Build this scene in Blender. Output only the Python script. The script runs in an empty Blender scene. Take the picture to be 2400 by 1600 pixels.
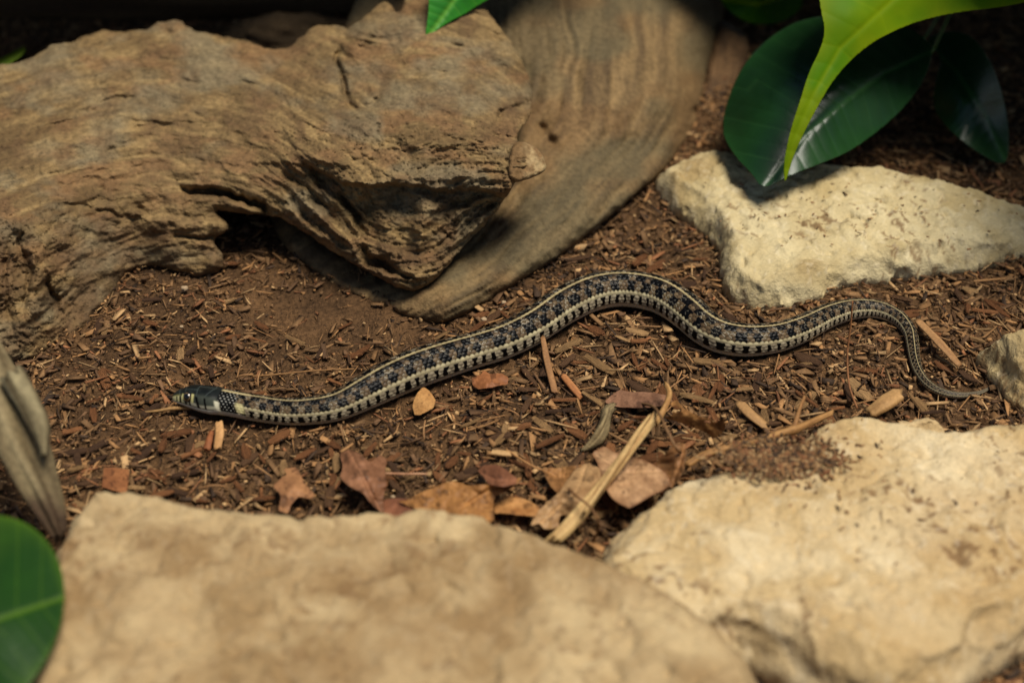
import bpy, math, random
import numpy as np
from mathutils import Matrix, Vector

# ------------------------------------------------------------------ camera, sky, sun, exposure
scene = bpy.context.scene
COL = scene.collection
PITCH = math.radians(38.0)
D0 = 0.80                                   # metres from the lens to the soil along the axis
CAM = np.array([0.0, -D0 * math.cos(PITCH), D0 * math.sin(PITCH)])
FPX = 50.0 / 36.0 * 2400.0                  # focal length in photo pixels
FWD = np.array([0.0, math.cos(PITCH), -math.sin(PITCH)])
UPV = np.array([0.0, math.sin(PITCH), math.cos(PITCH)])
cam_d = bpy.data.cameras.new('camera')
cam_d.lens = 50.0; cam_d.sensor_width = 36.0
cam_d.clip_start = 0.02; cam_d.clip_end = 500.0
cam_d.dof.use_dof = True; cam_d.dof.focus_distance = 0.785; cam_d.dof.aperture_fstop = 4.2
cam_o = bpy.data.objects.new('camera', cam_d); COL.objects.link(cam_o)
cam_o.location = CAM; cam_o.rotation_euler = (math.pi / 2 - PITCH, 0, 0)
scene.camera = cam_o

SUN_DIR = Vector((0.26, -0.12, 0.95)).normalized()     # towards the sun
world = bpy.data.worlds.new('World'); scene.world = world; world.use_nodes = True
wn = world.node_tree.nodes; wl = world.node_tree.links
sky = wn.new('ShaderNodeTexSky'); sky.sky_type = 'NISHITA'; sky.sun_disc = False
sky.sun_elevation = math.asin(SUN_DIR.z); sky.sun_rotation = math.atan2(SUN_DIR.x, SUN_DIR.y)
bg = wn['Background']; bg.inputs['Strength'].default_value = 0.06
wl.new(sky.outputs[0], bg.inputs['Color'])
sun_d = bpy.data.lights.new('sun', 'SUN'); sun_d.energy = 4.0; sun_d.angle = math.radians(24.0)
sun_d.color = (1.0, 0.93, 0.82)
sun_o = bpy.data.objects.new('sun', sun_d); COL.objects.link(sun_o)
sun_o.rotation_euler = SUN_DIR.to_track_quat('Z', 'Y').to_euler()
scene.view_settings.view_transform = 'Standard'; scene.view_settings.look = 'None'
scene.view_settings.gamma = 1.0; scene.view_settings.exposure = 0.12
scene.cycles.use_denoising = True
scene.cycles.max_bounces = 6

rng = np.random.default_rng(7)
random.seed(7)

# ------------------------------------------------------------------ helpers: pixels to places
def unproj(u, v, d):
    """photo pixel + depth along the axis -> world"""
    u = np.asarray(u, float); v = np.asarray(v, float); d = np.asarray(d, float)
    a = (u - 1200.0) / FPX; b = (800.0 - v) / FPX
    return np.stack([CAM[0] + d * a, CAM[1] + d * (FWD[1] + UPV[1] * b), CAM[2] + d * (FWD[2] + UPV[2] * b)], -1)
def depth_at_z(v, z):
    b = (800.0 - np.asarray(v, float)) / FPX
    return (np.asarray(z, float) - CAM[2]) / (FWD[2] + UPV[2] * b)
def at(u, v, z=0.0):
    """photo pixel -> the point of that ray at height z (metres)"""
    return unproj(u, v, depth_at_z(v, z))
def project(P):
    P = np.asarray(P, float) - CAM
    d = P @ FWD
    return 1200.0 + FPX * P[..., 0] / d, 800.0 - FPX * (P @ UPV) / d, d

# ------------------------------------------------------------------ helpers: noise
_perm = np.random.default_rng(3).permutation(4096)
def _h(ix, iy, iz):
    return _perm[(_perm[(_perm[ix & 4095] + iy) & 4095] + iz) & 4095] / 4095.0 * 2 - 1
def vnoise(x, y, z=None):
    x = np.asarray(x, float); y = np.asarray(y, float)
    z = np.zeros_like(x) if z is None else np.asarray(z, float)
    xi = np.floor(x).astype(int); yi = np.floor(y).astype(int); zi = np.floor(z).astype(int)
    fx = x - xi; fy = y - yi; fz = z - zi
    sx = fx * fx * fx * (fx * (fx * 6 - 15) + 10); sy = fy * fy * fy * (fy * (fy * 6 - 15) + 10); sz = fz * fz * (3 - 2 * fz)
    def pl(k):
        a = _h(xi, yi, k); b = _h(xi + 1, yi, k); c = _h(xi, yi + 1, k); d = _h(xi + 1, yi + 1, k)
        ab = a + (b - a) * sx; cd = c + (d - c) * sx
        return ab + (cd - ab) * sy
    p0 = pl(zi)
    if not np.any(fz): return p0
    p1 = pl(zi + 1)
    return p0 + (p1 - p0) * sz
def fbm(x, y, z=None, octv=4, gain=0.5):
    t = 0; a = 1.0; n = 0
    for k in range(octv):
        f = 2.03 ** k
        t = t + a * vnoise(x * f + 17.3 * k, y * f - 9.1 * k, None if z is None else z * f + 5.7 * k)
        n += a; a *= gain
    return t / n
def ridge(x, y, octv=3):
    t = 0; a = 1.0; n = 0
    for k in range(octv):
        f = 2.0 ** k
        t = t + a * (1 - np.abs(vnoise(x * f + 31 * k, y * f + 7 * k)) * 2.0); n += a; a *= 0.55
    return t / n
def smooth(a, b, x):
    t = np.clip((x - a) / (b - a), 0, 1); return t * t * (3 - 2 * t)
def tps(pts, vals, reg=1e-3):
    """smooth surface through control points; returns a function of (u, v)"""
    P = np.asarray(pts, float); s = 1 / 400.0; P = P * s; n = len(P)
    def K(r2): return np.where(r2 > 1e-12, 0.5 * r2 * np.log(np.maximum(r2, 1e-12)), 0)
    A = np.zeros((n + 3, n + 3))
    A[:n, :n] = K(((P[:, None] - P[None]) ** 2).sum(-1)) + reg * np.eye(n)
    A[:n, n] = 1; A[:n, n + 1:] = P; A[n, :n] = 1; A[n + 1:, :n] = P.T
    w = np.linalg.solve(A, np.concatenate([np.asarray(vals, float), [0, 0, 0]]))
    def f(u, v):
        Q = np.stack([np.ravel(u), np.ravel(v)], -1) * s
        out = np.empty(len(Q))
        for i in range(0, len(Q), 40000):
            q = Q[i:i + 40000]
            out[i:i + 40000] = K(((q[:, None] - P[None]) ** 2).sum(-1)) @ w[:n] + w[n] + q @ w[n + 1:]
        return out.reshape(np.shape(u))
    return f
def seg_dist(u, v, line):
    """distance to a polyline and position (0..1) along it"""
    best = np.full(np.shape(u), 1e9); tt = np.zeros(np.shape(u))
    L = np.asarray(line, float); n = len(L) - 1
    for i in range(n):
        a = L[i]; b = L[i + 1]; e = b - a; l2 = max(e @ e, 1e-12)
        t = np.clip(((u - a[0]) * e[0] + (v - a[1]) * e[1]) / l2, 0, 1)
        d = np.hypot(u - a[0] - t * e[0], v - a[1] - t * e[1])
        m = d < best; best = np.where(m, d, best); tt = np.where(m, (i + t) / n, tt)
    return best, tt
def poly_sdf(u, v, poly):
    P = np.asarray(poly, float); d = np.full(np.shape(u), 1e18); inside = np.zeros(np.shape(u), bool)
    for i in range(len(P)):
        a = P[i]; b = P[(i + 1) % len(P)]; e = b - a; l2 = max(e @ e, 1e-12)
        t = np.clip(((u - a[0]) * e[0] + (v - a[1]) * e[1]) / l2, 0, 1)
        d = np.minimum(d, (u - a[0] - t * e[0]) ** 2 + (v - a[1] - t * e[1]) ** 2)
        c = ((a[1] > v) != (b[1] > v))
        if abs(e[1]) > 1e-12: inside ^= c & (u < e[0] * (v - a[1]) / e[1] + a[0])
    return np.where(inside, 1, -1) * np.sqrt(d)
def rounded(poly, it=2, f=0.25):
    P = np.asarray(poly, float)
    for _ in range(it):
        N = np.roll(P, -1, 0)
        P = np.stack([P * (1 - f) + N * f, P * f + N * (1 - f)], 1).reshape(-1, P.shape[1])
    return P
def spline(P, n):
    """Catmull-Rom through rows of P, n even samples by length of the first three columns"""
    P = np.asarray(P, float); Q = np.vstack([2 * P[0] - P[1], P, 2 * P[-1] - P[-2]]); out = []
    for i in range(len(P) - 1):
        a, b, c, d = Q[i:i + 4]; t = np.linspace(0, 1, 40, endpoint=False)[:, None]
        out.append(0.5 * (2 * b + (c - a) * t + (2 * a - 5 * b + 4 * c - d) * t ** 2 + (3 * b - a - 3 * c + d) * t ** 3))
    out = np.vstack(out + [P[-1:]])
    L = np.concatenate([[0], np.cumsum(np.linalg.norm(np.diff(out[:, :3], axis=0), axis=1))])
    s = np.linspace(0, L[-1], n)
    return np.stack([np.interp(s, L, out[:, k]) for k in range(out.shape[1])], -1), s

# ------------------------------------------------------------------ helpers: meshes and materials
def mesh(name, V, F, col=None, mat=None, smooth_shade=True):
    V = np.asarray(V, np.float32); m = bpy.data.meshes.new(name)
    if isinstance(F, np.ndarray):
        k = F.shape[1]; m.vertices.add(len(V)); m.vertices.foreach_set('co', V.ravel())
        m.loops.add(F.size); m.loops.foreach_set('vertex_index', F.astype(np.int32).ravel())
        m.polygons.add(len(F)); m.polygons.foreach_set('loop_start', np.arange(0, F.size, k, dtype=np.int32))
        m.polygons.foreach_set('loop_total', np.full(len(F), k, np.int32))
        m.update(calc_edges=True); m.validate()
    else:
        m.from_pydata([tuple(map(float, q)) for q in V], [], F); m.update()
    if smooth_shade: m.polygons.foreach_set('use_smooth', np.ones(len(m.polygons), bool))
    if col is not None:
        at_ = m.attributes.new('Col', 'FLOAT_COLOR', 'POINT')
        c = np.ones((len(V), 4), np.float32); c[:, :3] = col; at_.data.foreach_set('color', c.ravel())
    if mat: m.materials.append(mat)
    return m
def obj(name, m, parent=None, loc=None):
    o = bpy.data.objects.new(name, m); COL.objects.link(o)
    if parent is not None: o.parent = parent
    if loc is not None: o.location = loc
    return o
def thing(name, label, cat, group=None, loc=(0, 0, 0)):
    o = bpy.data.objects.new(name, None); COL.objects.link(o); o.empty_display_size = 0.02
    o.location = loc; return tag(o, label, cat, group)
def tag(o, label, cat, group=None):
    o['label'] = label; o['category'] = cat
    if group: o['group'] = group
    return o
def place(o, base):
    """put a thing's origin at its base without moving its parts"""
    b = Vector([float(q) for q in base]); o.location = b
    for c in o.children: c.location = c.location - b
def srgb(r, g, b):
    c = np.array([r, g, b], float) / 255.0
    return np.where(c <= 0.04045, c / 12.92, ((c + 0.055) / 1.055) ** 2.4)
def mix(a, b, t):
    t = np.asarray(t)[..., None]; return np.asarray(a) * (1 - t) + np.asarray(b) * t
def material(name, rough=0.7, spec=0.4, nscale=300.0, namt=0.25, bump=0.4, bscale=900.0, bdist=0.0006, coat=0.0, sss=0.0, trans=0.0, stretch=None, bdetail=5.0):
    m = bpy.data.materials.new(name); m.use_nodes = True; N = m.node_tree.nodes; L = m.node_tree.links
    p = N['Principled BSDF']; p.inputs['Roughness'].default_value = rough
    p.inputs['Specular IOR Level'].default_value = spec
    a = N.new('ShaderNodeAttribute'); a.attribute_name = 'Col'
    tc = N.new('ShaderNodeTexCoord'); vec = tc.outputs['Object']
    if stretch:
        mp = N.new('ShaderNodeMapping'); mp.inputs['Scale'].default_value = stretch; L.new(vec, mp.inputs[0]); vec = mp.outputs[0]
    n = N.new('ShaderNodeTexNoise'); n.inputs['Scale'].default_value = nscale; n.inputs['Detail'].default_value = 5
    L.new(vec, n.inputs['Vector'])
    mr = N.new('ShaderNodeMapRange'); mr.inputs[1].default_value = 0.25; mr.inputs[2].default_value = 0.75
    mr.inputs[3].default_value = 1 - namt; mr.inputs[4].default_value = 1 + namt; L.new(n.outputs['Fac'], mr.inputs[0])
    vm = N.new('ShaderNodeVectorMath'); vm.operation = 'SCALE'
    L.new(a.outputs['Color'], vm.inputs[0]); L.new(mr.outputs[0], vm.inputs['Scale'])
    L.new(vm.outputs[0], p.inputs['Base Color'])
    if bump > 0:
        n2 = N.new('ShaderNodeTexNoise'); n2.inputs['Scale'].default_value = bscale; n2.inputs['Detail'].default_value = bdetail
        L.new(vec, n2.inputs['Vector'])
        b = N.new('ShaderNodeBump'); b.inputs['Strength'].default_value = bump; b.inputs['Distance'].default_value = bdist
        L.new(n2.outputs['Fac'], b.inputs['Height']); L.new(b.outputs[0], p.inputs['Normal'])
    if coat: p.inputs['Coat Weight'].default_value = coat; p.inputs['Coat Roughness'].default_value = 0.25
    if trans:
        t = N.new('ShaderNodeBsdfTranslucent'); L.new(vm.outputs[0], t.inputs['Color'])
        mx = N.new('ShaderNodeMixShader'); mx.inputs[0].default_value = trans
        L.new(p.outputs[0], mx.inputs[1]); L.new(t.outputs[0], mx.inputs[2]); L.new(mx.outputs[0], N['Material Output'].inputs['Surface'])
    return m
MAT = {
    'soil': material('soil', 0.95, 0.15, 420, 0.5, 1.0, 600, 0.004),
    'chip': material('wood_chip', 0.8, 0.25, 900, 0.30, 0.5, 1500, 0.0004),
    'chip_grain': material('chip_grain', 0.8, 0.2, 3.0, 0.45, 0.6, 5.0, 0.25, stretch=(0.5, 3.0, 3.0)),
    'wood': material('driftwood', 0.8, 0.22, 320, 0.32, 0.8, 900, 0.0009),
    'stone': material('limestone', 0.9, 0.2, 500, 0.13, 0.8, 500, 0.0012),
    'skin': material('snake_skin', 0.36, 0.10, 900, 0.10, 0.0),
    'eye': material('snake_eye', 0.06, 0.6, 10, 0.0, 0.0, coat=0.6),
    'leaf': material('green_leaf', 0.34, 0.4, 90, 0.12, 0.15, 260, 0.0008, trans=0.12),
    'young_leaf': material('young_leaf', 0.55, 0.15, 60, 0.08, 0.1, 200, 0.0006, trans=0.45),
    'dead_leaf': material('dead_leaf', 0.6, 0.35, 420, 0.2, 0.5, 700, 0.0006, trans=0.1),
    'straw': material('straw', 0.7, 0.3, 700, 0.25, 0.4, 1200, 0.0004),
}
OCCLUDERS = []      # photo outlines of the big things that stand on the soil

def relief(name, poly, step, front, back, mat, color, rough_edge=0.0, to_world=None, rim=None, parent=None, holes=(), disp=None):
    """Solid with a traced outline: a front and a back surface over a fine grid, joined along the outline.
    front(u,v,s), back(u,v,s,f) give depth (or height); color(u,v,s,P) gives the albedo; s = distance inside the outline."""
    P = np.asarray(poly, float)
    lo = P.min(0) - 2 * step; hi = P.max(0) + 2 * step
    us = np.arange(lo[0], hi[0] + step, step); vs = np.arange(lo[1], hi[1] + step, step)
    U, Vv = np.meshgrid(us, vs)
    S = poly_sdf(U, Vv, P)
    for h in holes: S = np.minimum(S, -poly_sdf(U, Vv, h))
    if rough_edge: S = S + (0 if to_world else 1) * rough_edge * fbm(U / (step * 9), Vv / (step * 9), octv=3) + (rough_edge * fbm(U / (step * 22), Vv / (step * 22), octv=2) if to_world else 0) + 0.5 * rough_edge * fbm(U / (step * 30) + 5, Vv / (step * 30), octv=2)
    gv, gu = np.gradient(S, step); g2 = np.maximum(gu * gu + gv * gv, 0.25)
    out = S <= 0
    sh = np.where(out, np.clip(-S, 0, 1.45 * step), 0)
    U2 = U + sh * gu / g2; V2 = Vv + sh * gv / g2
    S2 = np.maximum(S, 0)
    pos = S > 0
    q = pos[:-1, :-1] | pos[1:, :-1] | pos[:-1, 1:] | pos[1:, 1:]
    ny, nx = S.shape; idx = np.arange(ny * nx).reshape(ny, nx)
    quads = np.stack([idx[:-1, :-1][q], idx[1:, :-1][q], idx[1:, 1:][q], idx[:-1, 1:][q]], -1)
    used = np.unique(quads); remap = np.full(ny * nx, -1); remap[used] = np.arange(len(used))
    uu = U2.ravel()[used]; vv = V2.ravel()[used]; ss = S2.ravel()[used]; rimv = out.ravel()[used]
    f = front(uu, vv, ss); b = back(uu, vv, ss, f)
    b = np.where(rimv, f, b)
    tw = to_world or unproj
    A = tw(uu, vv, f); inner = ~rimv
    B = tw(uu[inner], vv[inner], b[inner])
    remapB = np.where(inner, -1, np.arange(len(used))); remapB[inner] = len(used) + np.arange(inner.sum())
    Fq = remap[quads]; Bq = remapB[Fq][:, ::-1]
    keep = ~(np.all(rimv[Fq], axis=1)); Fq = Fq[keep]; Bq = Bq[keep]
    if disp is not None: A = A + disp(A)
    V3 = np.vstack([A, B])
    cf = color(uu, vv, ss, A); C = np.vstack([cf, cf[inner]])
    m = mesh(name, V3, np.vstack([Fq, Bq]), C, mat)
    return obj(name, m, parent)

# ------------------------------------------------------------------ the soil
def soil_height(x, y):
    h = 0.0022 * fbm(x * 22, y * 22, octv=3) + 0.0012 * fbm(x * 90, y * 90, octv=3)
    h = h + 0.004 * smooth(0.02, 0.10, y) * fbm(x * 12 + 4, y * 12, octv=2)
    far = np.maximum(np.abs(x), np.abs(y))
    return h * smooth(3.0, 1.0, far) - 0.001
ax = np.unique(np.concatenate([np.arange(-0.56, 0.5601, 0.0035), np.linspace(0.57, 1.2, 24), -np.linspace(0.57, 1.2, 24), np.geomspace(1.3, 80, 24), -np.geomspace(1.3, 80, 24)]))
ay = np.unique(np.concatenate([np.arange(-0.36, 0.6501, 0.0035), np.linspace(0.66, 1.4, 24), -np.linspace(0.37, 1.2, 24), np.geomspace(1.5, 80, 24), -np.geomspace(1.3, 80, 24)]))
GX, GY = np.meshgrid(ax, ay)
GZ = soil_height(GX, GY)
GZ = GZ + 0.0012 * rng.standard_normal(GZ.shape) * (np.maximum(np.abs(GX), np.abs(GY)) < 0.7)
nx = len(ax); ny = len(ay); gi = np.arange(nx * ny).reshape(ny, nx)
gq = np.stack([gi[:-1, :-1].ravel(), gi[:-1, 1:].ravel(), gi[1:, 1:].ravel(), gi[1:, :-1].ravel()], -1)
t = 0.5 + 0.5 * fbm(GX * 60, GY * 60, octv=4)
gc = mix(srgb(68, 50, 33), srgb(116, 86, 56), np.clip(t.ravel() * 1.2 - 0.1, 0, 1))
ground = obj('ground', mesh('ground', np.stack([GX, GY, GZ], -1).reshape(-1, 3), gq, gc, MAT['soil'])); ground['kind'] = 'structure'

# ------------------------------------------------------------------ the driftwood
K = 2400 / 2352.0
def k(*pts): return [(a * K, b * K) for a, b in pts]
log = thing('driftwood_log', 'large weathered brown driftwood log with cracked overhanging ledge beside the snake', 'log')

trunk_poly = rounded(k((-260, 180), (-100, 170), (0, 152), (60, 140), (110, 108), (150, 100), (215, 72), (300, 72), (345, 66), (375, 50), (415, 48), (428, 62), (500, 84), (560, 95), (620, 114), (668, 108),
    (700, 82), (715, 64), (785, 56), (800, 70), (840, 36), (880, 2), (896, 10), (905, 34), (920, 28), (940, -30), (1060, -40), (1110, 10), (1135, 50), (1165, 85), (1200, 140), (1222, 200), (1222, 250), (1208, 285), (1190, 305), (1186, 322),
    (1215, 335), (1215, 375), (1185, 420), (1150, 470), (1130, 500), (1085, 545), (1030, 610), (985, 655), (945, 672), (900, 655), (860, 632), (800, 598), (760, 575), (700, 535), (655, 505), (625, 496), (560, 492), (505, 482), (492, 492), (525, 512), (522, 532), (498, 545), (492, 566), (514, 588), (512, 622), (470, 646),
    (430, 634), (400, 618), (350, 608), (300, 620), (272, 650), (252, 690), (225, 735), (160, 785), (95, 815), (40, 850), (-20, 870), (-120, 860), (-260, 850)), 1)
up_ctl = [(-250, 300, .90), (-250, 600, .80), (-250, 850, .79), (-250, 180, .93), (0, 165, .925), (100, 250, .885), (100, 400, .835), (300, 400, .847), (300, 200, .897), (400, 60, .945), (220, 80, .94), (640, 130, .925), (600, 350, .848), (700, 250, .872), (560, 230, .885),
    (700, 375, .828), (760, 392, .817), (830, 412, .811), (900, 410, .807), (1000, 425, .805), (1100, 425, .803), (1200, 400, .799), (1230, 360, .802), (1000, 330, .818), (1120, 330, .815), (1000, 250, .842), (1000, 150, .878), (900, 60, .915), (960, 10, .925), (1180, 150, .89), (1240, 250, .872), (860, 200, .875), (860, 300, .838), (500, 430, .842), (440, 445, .845)]
lo_ctl = [(-250, 300, .90), (-250, 600, .80), (-250, 850, .79), (60, 860, .786), (60, 700, .786), (60, 600, .79), (0, 560, .789), (120, 530, .803), (180, 700, .812), (200, 600, .818), (260, 640, .832), (270, 700, .83), (400, 560, .838), (520, 560, .838), (500, 620, .842), (400, 620, .845), (330, 620, .85),
    (100, 400, .835), (300, 400, .847), (440, 445, .845), (500, 430, .842), (600, 450, .838), (600, 350, .848), (700, 375, .828), (700, 450, .836), (720, 400, .832), (800, 430, .824), (850, 450, .822), (1000, 450, .820), (1100, 450, .815), (1160, 470, .822), (1210, 425, .812), (1000, 520, .818), (1060, 500, .820), (900, 560, .819), (900, 500, .825), (960, 640, .806), (930, 610, .812), (1000, 600, .812), (1080, 550, .822), (800, 560, .826), (650, 510, .838), (760, 590, .827), (900, 660, .815), (980, 680, .812), (820, 500, .829)]
f_up = tps([c[:2] for c in up_ctl], [c[2] for c in up_ctl]); f_lo = tps([c[:2] for c in lo_ctl], [c[2] for c in lo_ctl])
LEDGE = [(-400, 430), (300, 400), (560, 372), (690, 376), (740, 396), (790, 420), (850, 425), (900, 418), (960, 428), (1040, 436), (1090, 432), (1150, 444), (1200, 432), (1300, 410)]
grain_lines = [(0, k((-200, 760), (0, 700), (200, 570), (400, 530), (510, 515))), (-1, k((-150, 860), (40, 830), (180, 720), (300, 610), (420, 590), (500, 600))),
    (1, k((-200, 580), (0, 520), (200, 440), (430, 425), (560, 450), (700, 530), (850, 630), (945, 672), (1030, 615), (1140, 500))), (2, k((-200, 480), (0, 420), (300, 320), (550, 340), (700, 420), (800, 520), (880, 600), (940, 630), (1030, 560), (1160, 455))),
    (3, k((-200, 380), (0, 320), (300, 250), (600, 290), (750, 395), (850, 500), (920, 540), (985, 520), (1090, 460), (1180, 420))), (4, k((-200, 290), (0, 230), (300, 150), (600, 210), (800, 320), (1000, 340), (1190, 365))),
    (5, k((-200, 210), (0, 170), (380, 60), (650, 125), (850, 220), (1050, 240), (1200, 290))), (6, k((790, 80), (900, 110), (1050, 130), (1215, 220))), (7, k((850, 20), (980, 30), (1140, 80)))]
gp, gv_ = [], []
for val, ln in grain_lines:
    L_, _ = spline(np.c_[np.array(ln), np.zeros(len(ln))], 9); gp += [tuple(q[:2]) for q in L_]; gv_ += [val] * 9
phi_f = tps(gp, gv_, 0.02)
CRACKS = [  # polyline, depth mm, half width px
    (k((425, 438), (470, 436), (520, 448), (570, 462), (600, 470), (618, 490)), 22, 9), (k((780, 112), (772, 140), (790, 175), (800, 225), (815, 250)), 12, 7),
    (k((835, 575), (850, 598), (885, 608), (900, 622)), 20, 12), (k((905, 620), (925, 636), (950, 640)), 9, 5), (k((690, 370), (720, 400), (760, 440), (800, 470), (830, 520), (838, 570)), 9, 9),
    (k((650, 395), (690, 420), (730, 460), (770, 500)), 5, 6), (k((1190, 215), (1210, 235), (1150, 260), (1130, 300)), 7, 7), (k((1125, 60), (1145, 95), (1140, 110)), 6, 7),
    (k((1010, 560), (1060, 520), (1120, 480), (1160, 440)), 7, 7), (k((1040, 580), (1090, 535), (1130, 490)), 6, 6), (k((960, 500), (1020, 480), (1090, 455)), 5, 6), (k((520, 290), (350, 285), (200, 330)), 3, 8),
    (k((400, 545), (450, 548), (500, 545)), 8, 5), (k((150, 470), (260, 490), (330, 505)), 4, 6), (k((60, 520), (45, 560), (70, 620), (55, 700)), 6, 8), (k((90, 600), (125, 690), (130, 712)), 7, 8), (k((20, 560), (10, 640), (30, 760)), 5, 7), (k((345, 500), (310, 470)), 5, 9),
    (k((880, 330), (940, 310), (1010, 325), (1080, 315)), 2.5, 7), (k((900, 265), (960, 275), (1020, 265)), 2, 6), (k((820, 250), (860, 240), (880, 215)), 4, 7)]
RIDGES = [(k((955, 435), (985, 470), (972, 530), (955, 585)), 10, 20), (k((1000, 600), (1070, 545), (1150, 478)), 7, 9), (k((985, 570), (1060, 520), (1150, 455)), 6, 9), (k((1010, 625), (1080, 570), (1130, 515)), 6, 8), (k((985, 535), (1050, 495), (1120, 452)), 5, 8),
    (k((740, 420), (790, 480), (840, 560), (870, 600)), 7, 12), (k((780, 430), (830, 490), (860, 545)), 5, 9), (k((660, 420), (740, 500), (830, 600)), 5, 10), (k((860, 560), (900, 590), (960, 600)), 6, 12), (k((480, 520), (505, 520)), 5, 12), (k((470, 600), (500, 605)), 6, 18), (k((850, 400), (960, 408), (1080, 408), (1170, 412)), 6, 12),
    (k((690, 345), (760, 372), (840, 395)), 6, 10), (k((960, 440), (975, 480), (965, 530), (950, 590)), 9, 22), (k((870, 460), (890, 520), (900, 570)), 7, 16), (k((700, 460), (760, 520), (840, 590), (930, 655)), 6, 14),
    (k((640, 470), (720, 530), (800, 585)), 4, 10), (k((1060, 545), (1120, 500), (1165, 455)), 6, 12), (k((20, 520), (75, 540), (95, 620), (60, 760), (40, 830)), 9, 26), (k((300, 520), (400, 510), (515, 525)), 5, 14), (k((290, 480), (330, 500), (400, 505)), 4, 10),
    (k((380, 60), (410, 52)), 5, 16), (k((790, 130), (830, 90), (880, 20)), 9, 26), (k((800, 330), (900, 315), (1000, 330), (1100, 325), (1190, 335)), 5, 18)]
def wood_detail(u, v, ph, amp):
    al = u / 130.0 + v / 300.0
    w1 = fbm(u / 90, v / 90, octv=3)
    streak = fbm(ph * 9 + w1 * 1.2, al * 1.5, octv=4)
    fine = ridge(ph * 26 + w1 * 2.5, al * 3.2, 3)
    pit = fbm(u / 11, v / 9, octv=3)
    lump = fbm(u / 45 + 3, v / 40, octv=3)
    crk = np.abs(fbm(u / 26 + 0.6 * w1, v / 15 + 2 * w1, octv=4)); crk = np.exp(-(crk / 0.045) ** 2)
    m = np.clip(smooth(540, 720, u) * smooth(230, 330, v) + smooth(240, 60, u) * smooth(470, 560, v) + 0.5 * smooth(420, 500, v), 0, 1)
    return amp * (1.5 * streak + (0.30 + 0.25 * m) * (0.5 - fine) + (0.25 + 0.35 * m) * pit + 3.0 * lump + (0.5 + 0.6 * m) * crk), streak, fine * (0.25 + 0.75 * m), pit * (0.5 + 0.5 * m), lump
def trunk_front(u, v, s):
    lv = np.interp(u + 6 * fbm(u / 25, v / 25), [p[0] * K for p in LEDGE], [p[1] * K for p in LEDGE]) + 7 * fbm(u / 30, u * 0 + 2.2, octv=3)
    tlow = smooth(-4, 9, v - lv)
    d = f_up(u, v) * (1 - tlow) + f_lo(u, v) * tlow
    ph = phi_f(u, v)
    focus = smooth(560, 760, u) * smooth(240, 330, v) + smooth(220, 60, u) * smooth(480, 560, v)
    det, st, fi, pi_, lu = wood_detail(u, v, ph, 0.0011)
    d = d + det * (1 + 0.4 * np.clip(focus, 0, 1)) + 0.0011 * np.clip(focus, 0, 1) * (ridge(u / 16 + 2 * fbm(u / 40, v / 40, octv=2), v / 11, 3) - 0.4) * -1
    wu = u + 9 * fbm(u / 28, v / 28 + 40, octv=3); wv = v + 9 * fbm(u / 28 + 80, v / 28, octv=3)
    for ln, a, w in CRACKS:
        q, t_ = seg_dist(wu, wv, ln); d = d + a * 1e-3 * np.exp(-(q / w) ** 2) * (0.35 + 0.65 * np.sin(np.pi * np.clip(t_ * 0.9 + 0.05, 0, 1)))
    for ln, a, w in RIDGES:
        q, t_ = seg_dist(wu, wv, ln); d = d - a * 1e-3 * np.exp(-(q / w) ** 2) * np.sin(np.pi * np.clip(t_ * 0.9 + 0.05, 0, 1))
    lamel = 1.6 * fbm(ph * 5 + 0.8 * fbm(u / 60, v / 60, octv=2), u / 160.0 + v / 300, octv=3)
    m = smooth(640, 720, u) * smooth(400, 450, v)
    d = d + (0.0006 * lamel + 0.0036 * fbm(u / 30 + 11, v / 34, octv=4)) * m
    w2 = fbm(u / 150, v / 120, octv=3)
    d = d + 0.0034 * (0.45 - ridge(ph * 1.7 + 0.9 * w2, u / 330.0 + 0.6 * w2, 3)) + 0.0030 * fbm(u / 75 + 20, v / 60, octv=4)
    R = 26.0; x = np.clip(1 - s / R, 0, 1)
    return d + 0.010 * (1 - np.sqrt(np.maximum(1 - x * x, 0)))
def trunk_back(u, v, s, f):
    return f + 0.004 + 0.085 * np.sqrt(np.clip(s / 150.0, 0, 1)) + 0.004 * fbm(u / 60, v / 60, octv=3)
def wood_color(u, v, s, P, dark=0.0):
    ph = phi_f(u, v)
    _, st, fi, pi_, lu = wood_detail(u, v, ph, 1.0)
    c = mix(srgb(106, 85, 54), srgb(142, 117, 76), np.clip(0.5 + 1.5 * st, 0, 1))
    c = mix(c, srgb(88, 66, 40), np.clip(1.5 * fbm(ph * 4 + 40, u / 200.0, octv=4) - 0.1, 0, 0.6))
    c = mix(c, srgb(124, 92, 60), np.clip(fbm(u / 70 + 9, v / 30, octv=3) * 1.4, 0, 0.6))
    c = mix(c, srgb(120, 108, 82), np.clip(fbm(u / 120 + 30, v / 60, octv=4) * 1.6 + 0.1, 0, 0.7))
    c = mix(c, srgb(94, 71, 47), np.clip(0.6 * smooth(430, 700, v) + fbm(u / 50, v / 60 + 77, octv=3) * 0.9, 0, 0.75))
    c = c * (1 - 0.35 * np.clip(fi - 0.45, 0, 1)[:, None] * 1.6) * (1 + 0.25 * pi_[:, None])
    c = c * (1 - 0.35 * np.clip(np.exp(-(np.abs(fbm(u / 26 + 0.6 * fbm(u / 90, v / 90, octv=3), v / 15 + 2 * fbm(u / 90, v / 90, octv=3), octv=4)) / 0.04) ** 2), 0, 1))[:, None]
    return np.clip(c, 0.004, 0.6)
obj_trunk = relief('trunk', trunk_poly, 2.7, trunk_front, trunk_back, MAT['wood'], wood_color, rough_edge=5.0, parent=log)

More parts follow.
